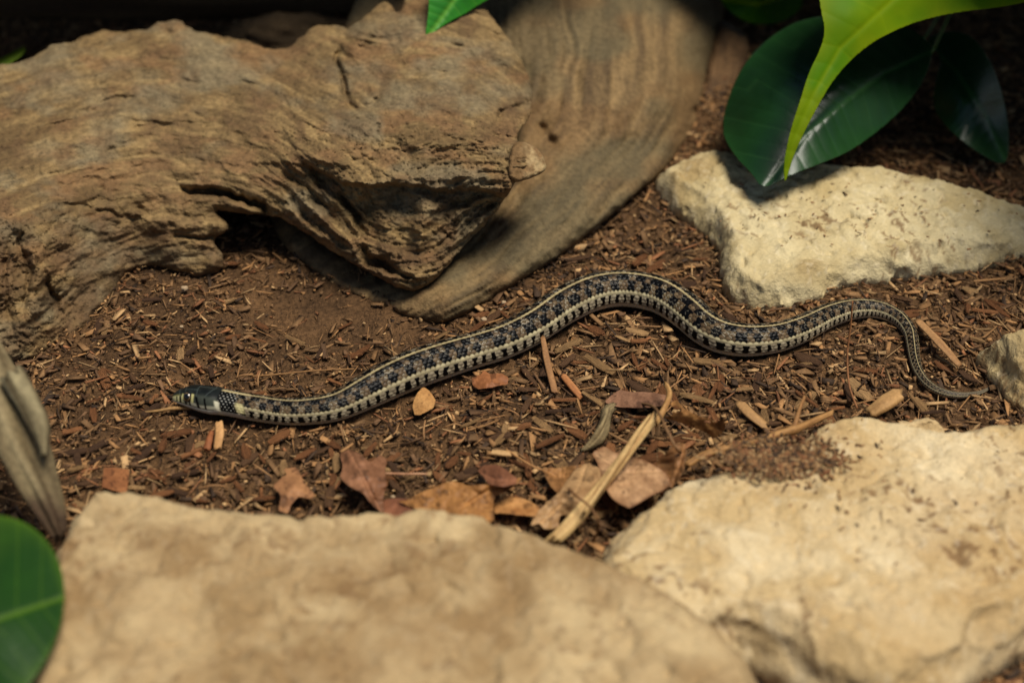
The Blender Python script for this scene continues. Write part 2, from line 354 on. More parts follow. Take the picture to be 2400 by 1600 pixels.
tip_poly = rounded(k((1178, 326), (1212, 328), (1240, 343), (1256, 378), (1250, 396), (1225, 408), (1172, 424), (1165, 380)), 2)
def tip_front(u, v, s):
    x = np.clip(1 - s / 14.0, 0, 1)
    return .800 + 0.00016 * (u - 1225) - 0.0001 * (v - 385) + 0.0016 * fbm(u / 16, v / 14, octv=4) + 0.006 * (1 - np.sqrt(1 - x * x))
tip = relief('broken_tip', tip_poly, 2.0, tip_front, lambda u, v, s, f: f + 0.004 + 0.03 * np.sqrt(np.clip(s / 30, 0, 1)), MAT['wood'],
    lambda u, v, s, P: mix(srgb(112, 86, 54), mix(srgb(126, 98, 64), srgb(172, 148, 106), np.clip(0.5 + 1.4 * fbm(u / 18, v / 18, octv=4), 0, 1)), smooth(1215, 1258, u + 14 * fbm(u / 14, v / 14))), 2.0, parent=log)
tip['label'] = 'pale broken end of the ledge'

root_poly = rounded(k((900, -170), (1300, -200), (1650, -170), (1672, -60), (1662, 20), (1655, 70), (1640, 105), (1622, 170), (1610, 230), (1600, 292), (1560, 345), (1510, 410), (1455, 448), (1400, 500), (1330, 556), (1250, 610), (1180, 655), (1110, 698), (1060, 732), (1010, 745), (960, 738), (900, 715), (830, 690), (760, 650), (700, 610), (640, 560), (600, 440), (700, 250), (820, 0)), 2)
rt_ctl = [(900, -150, 1.05), (1300, -200, 1.03), (1640, -150, 1.12), (1690, 60, 1.06), (1650, 200, 1.0), (1640, 295, .972), (1530, 432, .884), (1400, 530, .850), (1280, 622, .824), (1150, 705, .802), (1040, 758, .789), (960, 750, .791), (820, 690, .812), (720, 620, .835),
    (1400, 300, .905), (1300, 450, .872), (1150, 600, .834), (1060, 690, .806), (1400, 100, .95), (1550, 100, .985), (1580, 230, .955), (1480, 370, .915), (1250, 250, .918), (1300, 0, .985), (1200, 480, .87), (1220, 380, .89), (900, 600, .87), (800, 400, .93)]
rt_f = tps([c[:2] for c in rt_ctl], [c[2] for c in rt_ctl])
axis_line = k((1640, -150), (1560, 100), (1470, 300), (1280, 500), (1080, 660), (960, 700))
def root_coords(u, v):
    q, t_ = seg_dist(u, v, axis_line); sg = np.sign((u - 1100) * 0.75 + (v - 500) * 0.66 - 150)
    return q * np.where(u + v > 1800, 1, -1), t_
phi_r = tps(k((1640, -150), (1640, 100), (1590, 280), (1400, 490), (1200, 640), (1040, 735), (1400, -100), (1400, 200), (1250, 450), (1080, 620), (960, 690), (1520, 100), (1500, 300), (1330, 480), (1160, 620), (1000, 715), (1200, -50), (1200, 200), (1050, 430), (850, 600)), [0] * 6 + [4] * 5 + [2] * 5 + [7] * 4, 0.02)
def root_detail(u, v):
    ph = phi_r(u, v); al = (u - v) / 260.0; w = fbm(u / 110, v / 110, octv=2)
    return fbm(ph * 3.0 + w, al * 1.3, octv=4), ridge(ph * 7 + w * 2, al * 2.2, 3), fbm(u / 50, v / 50, octv=3)
def root_front(u, v, s):
    a, b, c = root_detail(u, v); x = np.clip(1 - s / 110.0, 0, 1)
    d = rt_f(u, v) + 0.0022 * a + 0.0012 * (0.5 - b) + 0.0030 * c + 0.0012 * fbm(u / 16, v / 16, octv=3) + 0.032 * (1 - np.sqrt(np.maximum(1 - x * x, 0)))
    for (cu, cv, r, dp) in ((1290, 335, 16, 8), (1632, 262, 12, 14), (1270, 300, 14, 9), (1335, 190, 30, 4), (1560, 90, 40, -6)):
        d = d + dp * 1e-3 * np.exp(-(((u - cu) / r) ** 2 + ((v - cv) / r) ** 2))
    return d
def root_color(u, v, s, P):
    a, b, c = root_detail(u, v)
    col = mix(srgb(90, 72, 48), srgb(130, 106, 70), np.clip(0.5 + 1.4 * a, 0, 1))
    col = mix(col, srgb(112, 84, 52), np.clip(fbm(u / 90 + 3, v / 70, octv=3) * 1.4, 0, 0.5))
    col = mix(col, srgb(92, 84, 60), np.clip(fbm(u / 140 + 13, v / 100 + 4, octv=2) * 1.6, 0, 0.6))
    return np.clip(col * (1 - 0.4 * np.clip(b - 0.4, 0, 1)[:, None]), 0.004, 0.6)
relief('root_flare', root_poly, 4.4, root_front, lambda u, v, s, f: f + 0.004 + 0.09 * np.sqrt(np.clip(s / 170, 0, 1)), MAT['wood'], root_color, 3.0, parent=log)

def blob(name, center, radii, mat, col, amp=0.12, freq=2.2, n=48, parent=None, seed=0, col2=None):
    th = np.linspace(0, np.pi, n); ph = np.linspace(0, 2 * np.pi, 2 * n, endpoint=False)
    T, Ph = np.meshgrid(th, ph, indexing='ij')
    x = np.sin(T) * np.cos(Ph); y = np.sin(T) * np.sin(Ph); z = np.cos(T)
    r = 1 + amp * fbm(x * freq + seed, y * freq + 3 * seed, z * freq, octv=4) * 1.6
    V = np.stack([x * r * radii[0], y * r * radii[1], z * r * radii[2]], -1) + np.asarray(center)
    i = np.arange(n * 2 * n).reshape(n, 2 * n); j = np.roll(i, -1, 1)
    F = np.stack([i[:-1].ravel(), i[1:].ravel(), j[1:].ravel(), j[:-1].ravel()], -1)
    c = mix(col, col if col2 is None else col2, np.clip(0.5 + fbm(x.ravel() * 5 + seed, y.ravel() * 5, z.ravel() * 5, octv=4), 0, 1))
    return obj(name, mesh(name, V.reshape(-1, 3), F, c, mat), parent)
blob('cavity_light_block', (-0.17, 0.20, 0.0), (0.25, 0.06, 0.035), MAT['wood'], srgb(70, 52, 34), parent=log, seed=4, col2=srgb(96, 72, 46))  # unseen mass added under the trunk to block light from the cavity
place(log, (-0.1, 0.1, 0))
OCCLUDERS += [trunk_poly, root_poly]

# ------------------------------------------------------------------ limestone slabs
def slab(name, label, pts, top, wall, cols, seed, tilt=(0, 0), step=0.0013, stain=0.4, pitting=0.6, bulge=0.003, rough=0.002):
    """pts: outline as (u, v, z) photo pixels and the height at which that ray meets the slab's rim"""
    Q = np.array([at(u * K, v * K, z) for u, v, z in pts])[:, :2]
    tg = np.roll(Q, -1, 0) - np.roll(Q, 1, 0); nr = np.stack([tg[:, 1], -tg[:, 0]], -1); nr /= np.linalg.norm(nr, axis=1)[:, None] + 1e-9
    if np.sum(Q[:, 0] * np.roll(Q[:, 1], -1) - Q[:, 1] * np.roll(Q[:, 0], -1)) < 0: nr = -nr
    Q = Q + nr * 0.58 * wall * np.clip(np.array([p[2] for p in pts]) / top, 0, 1)[:, None]       # those rays graze the top, the foot lies further out
    Q = rounded(Q, 2); c0 = Q.mean(0)
    wall_n = lambda x, y: wall * (1 + 0.35 * fbm(x * 12 + seed, y * 12, octv=2))
    def top_z(x, y, s):
        n = 0.0030 * fbm(x * 14 + seed, y * 14, octv=3) + 0.0016 * fbm(x * 60, y * 60 + seed, octv=4) + 0.0006 * fbm(x * 260, y * 260 + seed, octv=3)
        pits = np.clip(fbm(x * 150 + 2 * seed, y * 190, octv=3) - 0.28, 0, 1) * 0.005 * pitting
        w = wall_n(x, y); q = np.clip((s + 0.32 * w) / (1.32 * w), 0, 1)
        zt = top + tilt[0] * (x - c0[0]) + tilt[1] * (y - c0[1]) + (n - pits) * smooth(0.7, 1.6, s / w)
        p = 1 - (1 - q) ** 1.5
        strata = 0
        far = np.clip(s / 0.05, 0, 1)
        return -0.004 + (zt + 0.004) * p + strata + bulge * far
    def colr(x, y, s, P):
        zz = P[:, 2]; x = x + 0.8 * zz; y = y - 1.3 * zz
        t = np.clip(0.5 + 1.1 * fbm(x * 30 + seed, y * 30, zz * 30, octv=5), 0, 1)
        t = np.clip(t + 0.55 * fbm(x * 85 + seed, y * 85, zz * 85, octv=3), 0, 1)
        c = mix(cols[0], cols[1], t)
        c = mix(c, cols[2], np.clip(stain * (0.2 + 2.2 * fbm(x * 18 + 7 * seed, y * 22, octv=4)), 0, 0.8))
        sp = smooth(0.30, 0.42, fbm(x * 260 + seed, y * 300, octv=2)) * smooth(-0.1, 0.35, fbm(x * 30, y * 30 + seed * 3, octv=2))
        c = mix(c, srgb(104, 74, 44), (0.45 if seed < 1.5 else 0.75) * sp)
        wh = smooth(0.42, 0.5, fbm(x * 330 + 50, y * 330 + seed, octv=2)); c = mix(c, srgb(222, 208, 176), (0.06 if seed < 1.5 else 0.25) * wh)
        return c
    o = relief(name, Q, step, top_z, lambda x, y, s, f: np.full_like(f, -0.005), MAT['stone'], colr, rough,
               to_world=lambda x, y, z: np.stack([x, y, z], -1),
               disp=lambda A: 0.0030 * np.stack([fbm(A[:, 0] * 70 + q, A[:, 1] * 70 + seed, A[:, 2] * 170, octv=3) for q in (0, 33, 66)], -1) + 0.0016 * np.stack([fbm(A[:, 0] * 210 + q, A[:, 1] * 210 + seed, A[:, 2] * 420, octv=3) for q in (5, 38, 71)], -1) + 0.0030 * np.stack([fbm(A[:, 0] * 30 + q, A[:, 1] * 30 + seed, A[:, 2] * 60, octv=2) for q in (10, 43)] + [0 * A[:, 0]], -1))
    tag(o, label, 'stone'); OCCLUDERS.append(np.array([(a * K, b * K) for a, b, _ in pts]))
    return o, top_z
fs, fs_top = slab('flat_stone', 'tan brown flat limestone slab in front of the fallen leaves, overlapping the paler slab',
    [(60, 1500, .03), (110, 1330, .034), (150, 1235, .036), (190, 1185, .038), (240, 1148, .040), (300, 1132, .042), (370, 1146, .042), (440, 1160, .042), (560, 1164, .042), (640, 1167, .042), (690, 1184, .040), (730, 1192, .038), (775, 1172, .042), (850, 1160, .042), (900, 1170, .042), (960, 1156, .044), (1020, 1160, .044), (1100, 1178, .044), (1190, 1198, .044), (1260, 1230, .044), (1330, 1254, .044), (1400, 1278, .044), (1480, 1322, .044), (1600, 1392, .044), (1660, 1442, .042), (1700, 1490, .042), (1735, 1560, .040), (1745, 1640, .04), (1700, 1900, .04), (700, 2000, .04), (60, 1900, .04)],
    .046, 0.016, (srgb(144, 118, 80), srgb(184, 160, 118), srgb(126, 96, 60)), 1.0, stain=0.35, pitting=0.8, rough=0.002)
rs, rs_top = slab('flat_stone', 'large pale cream limestone slab with soil crumbs along its back edge',
    [(1396, 1290, .016), (1412, 1240, .02), (1440, 1205, .022), (1490, 1160, .024), (1530, 1118, .026), (1570, 1092, .027), (1620, 1086, .027), (1680, 1076, .027), (1750, 1046, .027), (1850, 1004, .024), (1920, 976, .022), (2000, 966, .022), (2080, 975, .022), (2140, 990, .022), (2200, 985, .025), (2260, 963, .027), (2360, 962, .027), (2500, 975, .027), (2600, 1100, .027), (2560, 1350, .012), (2400, 1490, .002), (2330, 1525, .002), (2230, 1585, .002), (2150, 1640, .002), (2000, 1690, .002), (1900, 1645, .002), (1820, 1605, .002), (1760, 1570, .002), (1700, 1535, .002), (1580, 1560, .002), (1420, 1500, .002), (1340, 1400, .004), (1360, 1330, .010)],
    .030, 0.014, (srgb(184, 158, 112), srgb(206, 186, 146), srgb(160, 126, 78)), 2.0, tilt=(0, -0.05), stain=0.45, pitting=0.6)
bs, bs_top = slab('flat_stone', 'pale pitted limestone slab under the dark green leaf',
    [(1508, 402, 0.0132), (1555, 372, 0.0145), (1600, 352, 0.0158), (1645, 342, 0.0158), (1700, 362, 0.0172), (1800, 372, 0.0185), (1950, 378, 0.0185), (2080, 392, 0.0185), (2200, 425, 0.0185), (2352, 468, 0.0185), (2520, 510, 0.0185), (2560, 570, 0.0079), (2450, 580, 0.0013), (2352, 592, 0.0013), (2250, 612, 0.0013), (2150, 628, 0.0013), (2000, 642, 0.0013), (1920, 662, 0.0013), (1860, 690, 0.0013), (1800, 708, 0.0013), (1740, 712, 0.0013), (1695, 694, 0.0026), (1662, 655, 0.0053), (1660, 610, 0.0079), (1678, 548, 0.0106), (1640, 512, 0.0092), (1560, 468, 0.0079), (1520, 430, 0.0092)],
    .019, 0.010, (srgb(174, 154, 108), srgb(198, 182, 140), srgb(134, 106, 64)), 3.0, tilt=(0.01, 0.02), stain=0.35, pitting=1.3, rough=0.0025)
es, _ = slab('limestone_chunk', 'rounded cream limestone chunk near the tail tip of the snake',
    [(2270, 778, .02), (2300, 762, .024), (2345, 750, .026), (2420, 748, .026), (2500, 780, .026), (2520, 900, .01), (2440, 960, .002), (2370, 945, .002), (2330, 915, .004), (2300, 870, .006), (2276, 815, .012)],
    .028, 0.014, (srgb(176, 154, 108), srgb(192, 172, 128), srgb(148, 118, 74)), 4.0, step=0.0012, stain=0.4, pitting=1.0)
ps, _ = slab('stone_lump', 'small smooth tan stone lump against the back edge of the pale slab',
    [(1985, 990, .012), (2040, 962, .016), (2090, 948, .018), (2140, 946, .018), (2168, 962, .016), (2175, 990, .010), (2150, 1015, .008), (2080, 1012, .008), (2010, 1005, .008)],
    .019, 0.012, (srgb(186, 160, 116), srgb(204, 182, 140), srgb(150, 118, 74)), 5.0, step=0.001, stain=0.3, pitting=0.5)

# ------------------------------------------------------------------ things behind the log
def tube(name, pts, mat, c1, c2, sides=12, n=40, rough=0.12, seed=0, parent=None, streak=6.0, flat=1.0, fray=0.0, cap=True):
    """pts: world rows (x, y, z, radius)"""
    C, s = spline(pts, n); T = np.gradient(C[:, :3], axis=0); T /= np.linalg.norm(T, axis=1)[:, None] + 1e-12
    ref = np.where(np.abs(T[:, 2:3]) > 0.9, np.array([[1.0, 0, 0]]), np.array([[0, 0, 1.0]]))
    B = np.cross(T, ref); B /= np.linalg.norm(B, axis=1)[:, None] + 1e-12; Nn = np.cross(B, T)
    th = np.linspace(0, 2 * np.pi, sides, endpoint=False)
    Th, S = np.meshgrid(th, s); Rr = np.repeat(C[:, 3:4], sides, 1)
    L = s[-1] + 1e-9; mr = C[:, 3].mean()
    r = Rr * (1 + rough * 2 * fbm(np.cos(Th) * 1.7 + seed, np.sin(Th) * 1.7, S / mr * 0.16, octv=3) + rough * fbm(np.cos(Th) * streak + seed, np.sin(Th) * streak, S / mr * 0.05, octv=2))
    V = C[:, None, :3] + r[..., None] * (np.cos(Th)[..., None] * B[:, None] + flat * np.sin(Th)[..., None] * Nn[:, None])
    if fray:
        e = fray * mr * rng.uniform(-1, 1.2, sides); V[-1] += e[:, None] * T[-1]; e = fray * mr * rng.uniform(-1, 1.2, sides); V[0] -= e[:, None] * T[0]
    V = V.reshape(-1, 3)
    i = np.arange(n * sides).reshape(n, sides); j = np.roll(i, -1, 1)
    F = np.stack([i[:-1].ravel(), j[:-1].ravel(), j[1:].ravel(), i[1:].ravel()], -1)
    V = np.vstack([V, C[:1, :3], C[-1:, :3]]); a = n * sides
    F = [tuple(map(int, q)) for q in F] + [(a, int(i[0, (q + 1) % sides]), int(i[0, q])) for q in range(sides)] + [(a + 1, int(i[-1, q]), int(i[-1, (q + 1) % sides])) for q in range(sides)]
    cc = np.clip(0.5 + 1.0 * fbm(np.cos(Th) * streak + seed, np.sin(Th) * streak, S / mr * 0.12, octv=3), 0, 1).ravel()
    cc = np.concatenate([cc, [0.3, 0.3]])
    return obj(name, mesh(name, V, F, mix(c1, c2, cc), mat), parent)
def px(u, v, z, rpx):
    p = at(u * K, v * K, z); d = depth_at_z(v * K, z); return (*p, rpx * K * d / FPX)
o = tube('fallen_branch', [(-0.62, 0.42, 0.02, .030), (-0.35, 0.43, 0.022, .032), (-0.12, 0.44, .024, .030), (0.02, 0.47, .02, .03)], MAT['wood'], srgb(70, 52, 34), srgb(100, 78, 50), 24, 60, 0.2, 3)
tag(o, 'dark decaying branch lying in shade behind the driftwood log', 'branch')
o = blob('mossy_stone', (*at(655 * K, 75 * K, 0.02)[:2], 0.012), (.05, .026, .020), MAT['stone'], srgb(60, 48, 33), 0.25, seed=7, col2=srgb(82, 66, 45)); tag(o, 'dull grey brown stone in shade behind the notch of the driftwood log', 'stone')
bw_f = tps(k((1640, 40), (1730, 100), (1600, 300), (1690, 220)), [1.07, 1.06, 1.0, 1.03])
bw = relief('bark_piece', rounded(k((1650, 40), (1690, 55), (1725, 95), (1718, 150), (1690, 215), (1660, 285), (1625, 318), (1585, 330), (1600, 250), (1620, 150)), 1), 3.0,
    lambda u, v, s, : bw_f(u, v) + 0.003 * fbm(u / 22, v / 40, octv=4) + 0.012 * np.clip(1 - s / 20, 0, 1) ** 2, lambda u, v, s, f: f + 0.03 * np.sqrt(np.clip(s / 40, 0, 1)) + .002, MAT['wood'],
    lambda u, v, s, P: mix(srgb(78, 58, 38), srgb(116, 88, 58), np.clip(0.5 + fbm(u / 18, v / 50, octv=4), 0, 1)), 4.0)
tag(bw, 'dim brown bark slab standing between the log and the dark green leaf', 'bark')

# ------------------------------------------------------------------ green plants
def leaf(name, poly, ctl, c_base, c_edge, c_rib, rib, mat, step=3.0, thick=0.0005, veins=8, parent=None, vein_d=0.0008, rnd=2, by_depth=True, mott=90.0):
    f = tps([(a * K, b * K) for a, b, _ in ctl], [c for *_, c in ctl], 1e-4)
    ribk = k(*rib); P = rounded(k(*poly), rnd)
    R0 = np.array(ribk[0]); R1 = np.array(ribk[-1]); ln = np.linalg.norm(R1 - R0)
    def fn(u, v, s):
        d = f(u, v) if by_depth else depth_at_z(v, f(u, v))
        q, t_ = seg_dist(u, v, ribk)
        vv = np.sin((t_ * veins * 1.0 - q / ln * 3.0) * 6.283)
        return d + vein_d * np.exp(-(q / 7) ** 2) - vein_d * 0.5 * np.abs(vv) ** 0.6
    def cf(u, v, s, Pw):
        q, t_ = seg_dist(u, v, ribk)
        c = mix(c_base, c_edge, np.clip(0.35 + 0.8 * fbm(u / mott, v / mott, octv=3) + 0.6 * np.exp(-s / 12), 0, 1))
        c = mix(c, c_rib, 0.7 * np.exp(-(q / 5) ** 2))
        vv = np.abs(np.sin((t_ * veins - q / ln * 3.0) * 3.1416)); c = mix(c, c_rib, 0.25 * np.exp(-(vv / 0.10) ** 2))
        return c
    return relief(name, P, step, fn, lambda u, v, s, d: d + thick, mat, cf, parent=parent)
DG, DG2, DGR = srgb(18, 48, 20), srgb(28, 64, 26), srgb(48, 86, 42)
LG, LG2, LGR = srgb(88, 142, 2), srgb(132, 156, 3), srgb(140, 166, 10)
dark_plant = thing('broad_leaf_plant', 'broad leaved plant with glossy dark green leaves hanging over the pitted slab', 'plant')
leaf('leaf', [(1752, 436), (1728, 400), (1690, 362), (1664, 320), (1658, 285), (1672, 225), (1700, 160), (1740, 110), (1790, 70), (1850, 42), (1950, 30), (2060, 48), (2130, 90), (2145, 125), (2120, 190), (2080, 245), (2020, 300), (1950, 350), (1880, 378), (1810, 405)],
     [(1752, 436, .862), (1658, 285, .915), (1700, 160, .935), (1850, 42, .955), (2060, 48, .965), (2140, 120, .95), (2020, 300, .905), (1880, 378, .873), (1850, 250, .880), (1950, 150, .898), (1780, 220, .893), (1720, 330, .885), (2060, 180, .918)],
     DG, DG2, DGR, [(2140, 120), (2030, 170), (1930, 240), (1850, 310), (1752, 436)], MAT['leaf'], parent=dark_plant)
leaf('leaf', [(2120, 90), (2180, 70), (2230, 80), (2270, 130), (2300, 200), (2318, 290), (2316, 385), (2260, 360), (2190, 310), (2140, 250), (2150, 180), (2165, 130)],
     [(2120, 90, .985), (2230, 80, .99), (2316, 385, .93), (2140, 250, .955), (2230, 230, .935), (2310, 250, .965)],
     DG, DG2, DGR, [(2120, 90), (2200, 170), (2260, 260), (2316, 385)], MAT['leaf'], parent=dark_plant)
leaf('leaf', [(1650, -60), (1760, -70), (1840, -20), (1845, 20), (1800, 52), (1740, 60), (1690, 40), (1650, 0)], [(1650, -60, 1.08), (1840, -20, 1.10), (1740, 60, 1.06), (1740, 0, 1.05)], srgb(44, 98, 16), srgb(66, 118, 24), LGR, [(1840, -20), (1740, 10), (1660, 0)], MAT['young_leaf'], parent=dark_plant)
stemc = (srgb(60, 84, 34), srgb(86, 108, 48))
P0 = unproj(2140 * K, 120 * K, .951); P1 = unproj(2122 * K, 90 * K, .986)
BASE = np.array([0.42, 0.50, 0.0])
tube('stem', [(*P0, .0012), (*(P0 * .7 + BASE * .3 + np.array([0, 0, .03])), .0016), (*BASE, .003)], MAT['leaf'], *stemc, parent=dark_plant)
tube('stem', [(*P1, .0012), (*(P1 * .6 + BASE * .4 + np.array([0, 0, .03])), .0016), (*(BASE + [.01, 0, 0]), .003)], MAT['leaf'], *stemc, parent=dark_plant)

lime_plant = thing('young_leaf_plant', 'plant with a bright lime green leaf drooping to a long thin tip', 'plant')
leaf('leaf', [(1802, 424), (1799, 385), (1806, 340), (1818, 290), (1838, 230), (1858, 165), (1884, 115), (1896, 70), (1884, 20), (1878, -40), (1900, -160), (2050, -300), (2300, -330), (2480, -200), (2500, -60), (2400, -5), (2310, 16), (2200, 28), (2120, 46), (2060, 68), (2000, 100), (1950, 142), (1910, 190), (1884, 235), (1862, 275), (1842, 315), (1822, 360), (1812, 395)],
     [(1802, 424, .852), (1806, 340, .848), (1838, 230, .846), (1890, 90, .848), (1880, -40, .855), (2050, -300, .90), (2480, -200, .92), (2400, -5, .88), (2100, 50, .866), (1950, 142, .852), (1884, 235, .848), (2150, -100, .865), (1950, 40, .848)],
     LG, LG2, LGR, [(2480, -250), (2250, -120), (2050, 0), (1930, 110), (1870, 215), (1825, 320), (1802, 424)], MAT['young_leaf'], parent=lime_plant, vein_d=0.0006)
LB = np.array([0.46, 0.32, 0.0]); P2 = unproj(2480 * K, -250 * K, .925)
tube('stem', [(*P2, .0013), (*(P2 * .5 + LB * .5 + np.array([0.05, 0, .08])), .0018), (*LB, .003)], MAT['young_leaf'], srgb(84, 116, 30), srgb(110, 140, 44), parent=lime_plant)

top_plant = thing('climbing_plant', 'climbing plant with a pointed mid green leaf hanging over the driftwood top', 'plant')
leaf('leaf', [(975, 97), (980, 60), (985, 20), (985, -30), (1000, -110), (1090, -190), (1220, -190), (1260, -130), (1230, -70), (1170, -25), (1110, 5), (1070, 32), (1030, 52), (1000, 72)],
     [(975, 97, .90), (985, -30, .90), (1090, -190, .93), (1260, -130, .96), (1110, 5, .92), (1060, -60, .905)], srgb(34, 108, 26), srgb(52, 130, 30), srgb(110, 170, 60), [(1220, -190), (1100, -80), (1030, 20), (975, 97)], MAT['leaf'], parent=top_plant)
P3 = unproj(1220 * K, -190 * K, .955); TB = np.array([0.06, 0.62, 0.0])
tube('stem', [(*P3, .0012), (*(P3 * .4 + TB * .6 + np.array([0, 0, .12])), .0018), (*TB, .003)], MAT['leaf'], *stemc, parent=top_plant)

front_plant = thing('broad_leaf_plant', 'plant with a large blurred green leaf beside the tan slab corner', 'plant')
leaf('leaf', [(-160, 1200), (-60, 1182), (0, 1180), (60, 1198), (110, 1240), (142, 1300), (150, 1370), (140, 1440), (110, 1510), (70, 1568), (0, 1640), (-150, 1700), (-300, 1600), (-300, 1350)],
     [(-160, 1200, .60), (60, 1198, .60), (150, 1370, .575), (70, 1568, .545), (-150, 1700, .54), (-300, 1400, .58), (-40, 1420, .56)], srgb(26, 60, 4), srgb(74, 104, 8), srgb(84, 116, 16), [(-300, 1600), (-150, 1500), (0, 1420), (150, 1370)], MAT['leaf'], parent=front_plant, vein_d=0.0003, mott=420.0)
P4 = unproj(-300 * K, 1600 * K, .555); FB = np.array([-0.42, -0.26, 0.0])
tube('stem', [(*P4, .0014), (*(P4 * .5 + FB * .5 + np.array([0, 0, .02])), .0018), (*FB, .003)], MAT['leaf'], *stemc, parent=front_plant)
small_plant = thing('seedling', 'tiny lime green seedling leaf in shade at the back of the driftwood', 'plant')
leaf('leaf', [(-30, 150), (0, 112), (35, 100), (62, 108), (52, 128), (20, 148), (0, 165)], [(-30, 150, 1.07), (62, 108, 1.06), (20, 130, 1.05)], srgb(70, 100, 26), srgb(100, 124, 34), LGR, [(-30, 150), (62, 108)], MAT['young_leaf'], step=4, parent=small_plant)
tube('stem', [(*unproj(-25 * K, 150 * K, 1.071), .0008), (-0.40, 0.36, 0.03, .001), (-0.40, 0.37, 0.0, .0012)], MAT['young_leaf'], srgb(84, 116, 30), srgb(110, 140, 44), parent=small_plant)

def leaf_grid(L=0.14, W=0.07, n=12, m=8, droop=0.35, c1=DG, c2=DG2):
    t_ = np.linspace(0, 1, n); q = np.linspace(-1, 1, m); T_, Q_ = np.meshgrid(t_, q, indexing='ij')
    w = W * np.sin(np.pi * T_ ** 0.8) ** 0.8 * (1 - 0.25 * T_)
    V = np.stack([T_ * L, Q_ * w, -droop * L * T_ ** 2 + 0.25 * np.abs(Q_) * w], -1).reshape(-1, 3)
    i = np.arange(n * m).reshape(n, m)
    F = np.stack([i[:-1, :-1].ravel(), i[1:, :-1].ravel(), i[1:, 1:].ravel(), i[:-1, 1:].ravel()], -1)
    V = np.vstack([V, V - [0, 0, .0005]]); F = np.vstack([F, F[:, ::-1] + n * m])
    return mesh('leaf', V, F, mix(c1, c2, rng.random(len(V))), MAT['leaf'])
LEAFM = [leaf_grid(0.15, 0.05), leaf_grid(0.18, 0.065, droop=0.5), leaf_grid(0.12, 0.05, droop=0.2, c1=DG2, c2=srgb(48, 96, 40))]
def shade_canopy(parent, base, xr, yr, zr, n):  # extra foliage out of view, added only to darken the background
    """unseen leaves and arching stalks added overhead to shade the soil behind"""
    nx_ = int(math.sqrt(n)); ny_ = n // nx_
    for q in range(nx_ * ny_):
        fx, fy = (q % nx_ + rng.random()) / nx_, (q // nx_ + rng.random()) / ny_
        c = np.array([xr[0] + (xr[1] - xr[0]) * fx, yr[0] + (yr[1] - yr[0]) * fy, rng.uniform(*zr)])
        o_ = obj('leaf', LEAFM[q % 3], parent); d = c - np.asarray(base)
        o_.location = c; o_.rotation_euler = (rng.uniform(-.3, .3), rng.uniform(-.15, .25), rng.uniform(-.7, .7) + (0 if q % 2 else math.pi))
        if q % 3 == 0:
            md = (c + base) / 2 + np.array([0, 0, .05]); tube('stem', [(*base, .0025), (*md, .0018), (*c, .0012)], MAT['leaf'], *stemc, sides=6, n=8, parent=parent)
shade_canopy(top_plant, TB, (-.62, -.04), (.30, .85), (.20, .30), 120)  # added unseen leaves that shade the ground behind the log and stones
shade_canopy(dark_plant, BASE, (.20, .80), (.335, .65), (.19, .26), 100)
shade_canopy(dark_plant, BASE, (.40, .80), (.11, .34), (.22, .27), 48)
shade_canopy(dark_plant, BASE, (.37, .50), (.18, .34), (.21, .25), 20)
shade_canopy(dark_plant, BASE, (.13, .30), (.34, .85), (.19, .27), 48)
for p_, b_ in ((dark_plant, BASE), (lime_plant, LB), (top_plant, TB), (front_plant, FB), (small_plant, (-.40, .37, 0))): place(p_, b_)

# ------------------------------------------------------------------ the snake
SP = [(404, 931, 4), (416, 931, 10), (436, 931, 20), (456, 932, 26), (490, 937, 31), (521, 942, 32), (560, 949, 31), (600, 956, 31), (650, 963, 31), (700, 965, 31.5), (760, 959, 33), (800, 948, 35), (850, 923, 40), (903, 896, 44), (955, 873, 45), (1007, 854, 44.5), (1060, 837, 43), (1110, 822, 41.5), (1179, 800, 41.5), (1248, 766, 42), (1316, 720, 43.5), (1385, 688, 43), (1454, 677, 42), (1523, 686, 42), (1570, 704, 42), (1615, 736, 41.5), (1653, 769, 40.5), (1691, 789, 39.5), (1730, 797, 38.5), (1768, 798, 37), (1825, 790, 34.5), (1883, 769, 31.5), (1940, 741, 28), (1997, 725, 24.5), (2055, 725, 21), (2105, 745, 18), (2132, 777, 15.5), (2139, 809, 13.5), (2144, 843, 12), (2155, 874, 10.8), (2176, 901, 9.5), (2208, 919, 8.5), (2246, 926, 7.3), (2285, 923, 5.4), (2311, 914, 3.4), (2329, 901, 0.9)]
rows = []
for (u, v, h) in SP:
    h = h * 1.05; r = h * 0.79 / FPX
    for _ in range(4):
        zc = max(r * 0.90, 0.0005); d = float(depth_at_z(v, zc)); r = h * d / FPX
    rows.append((u, v, r, zc))
rows = np.array(rows)
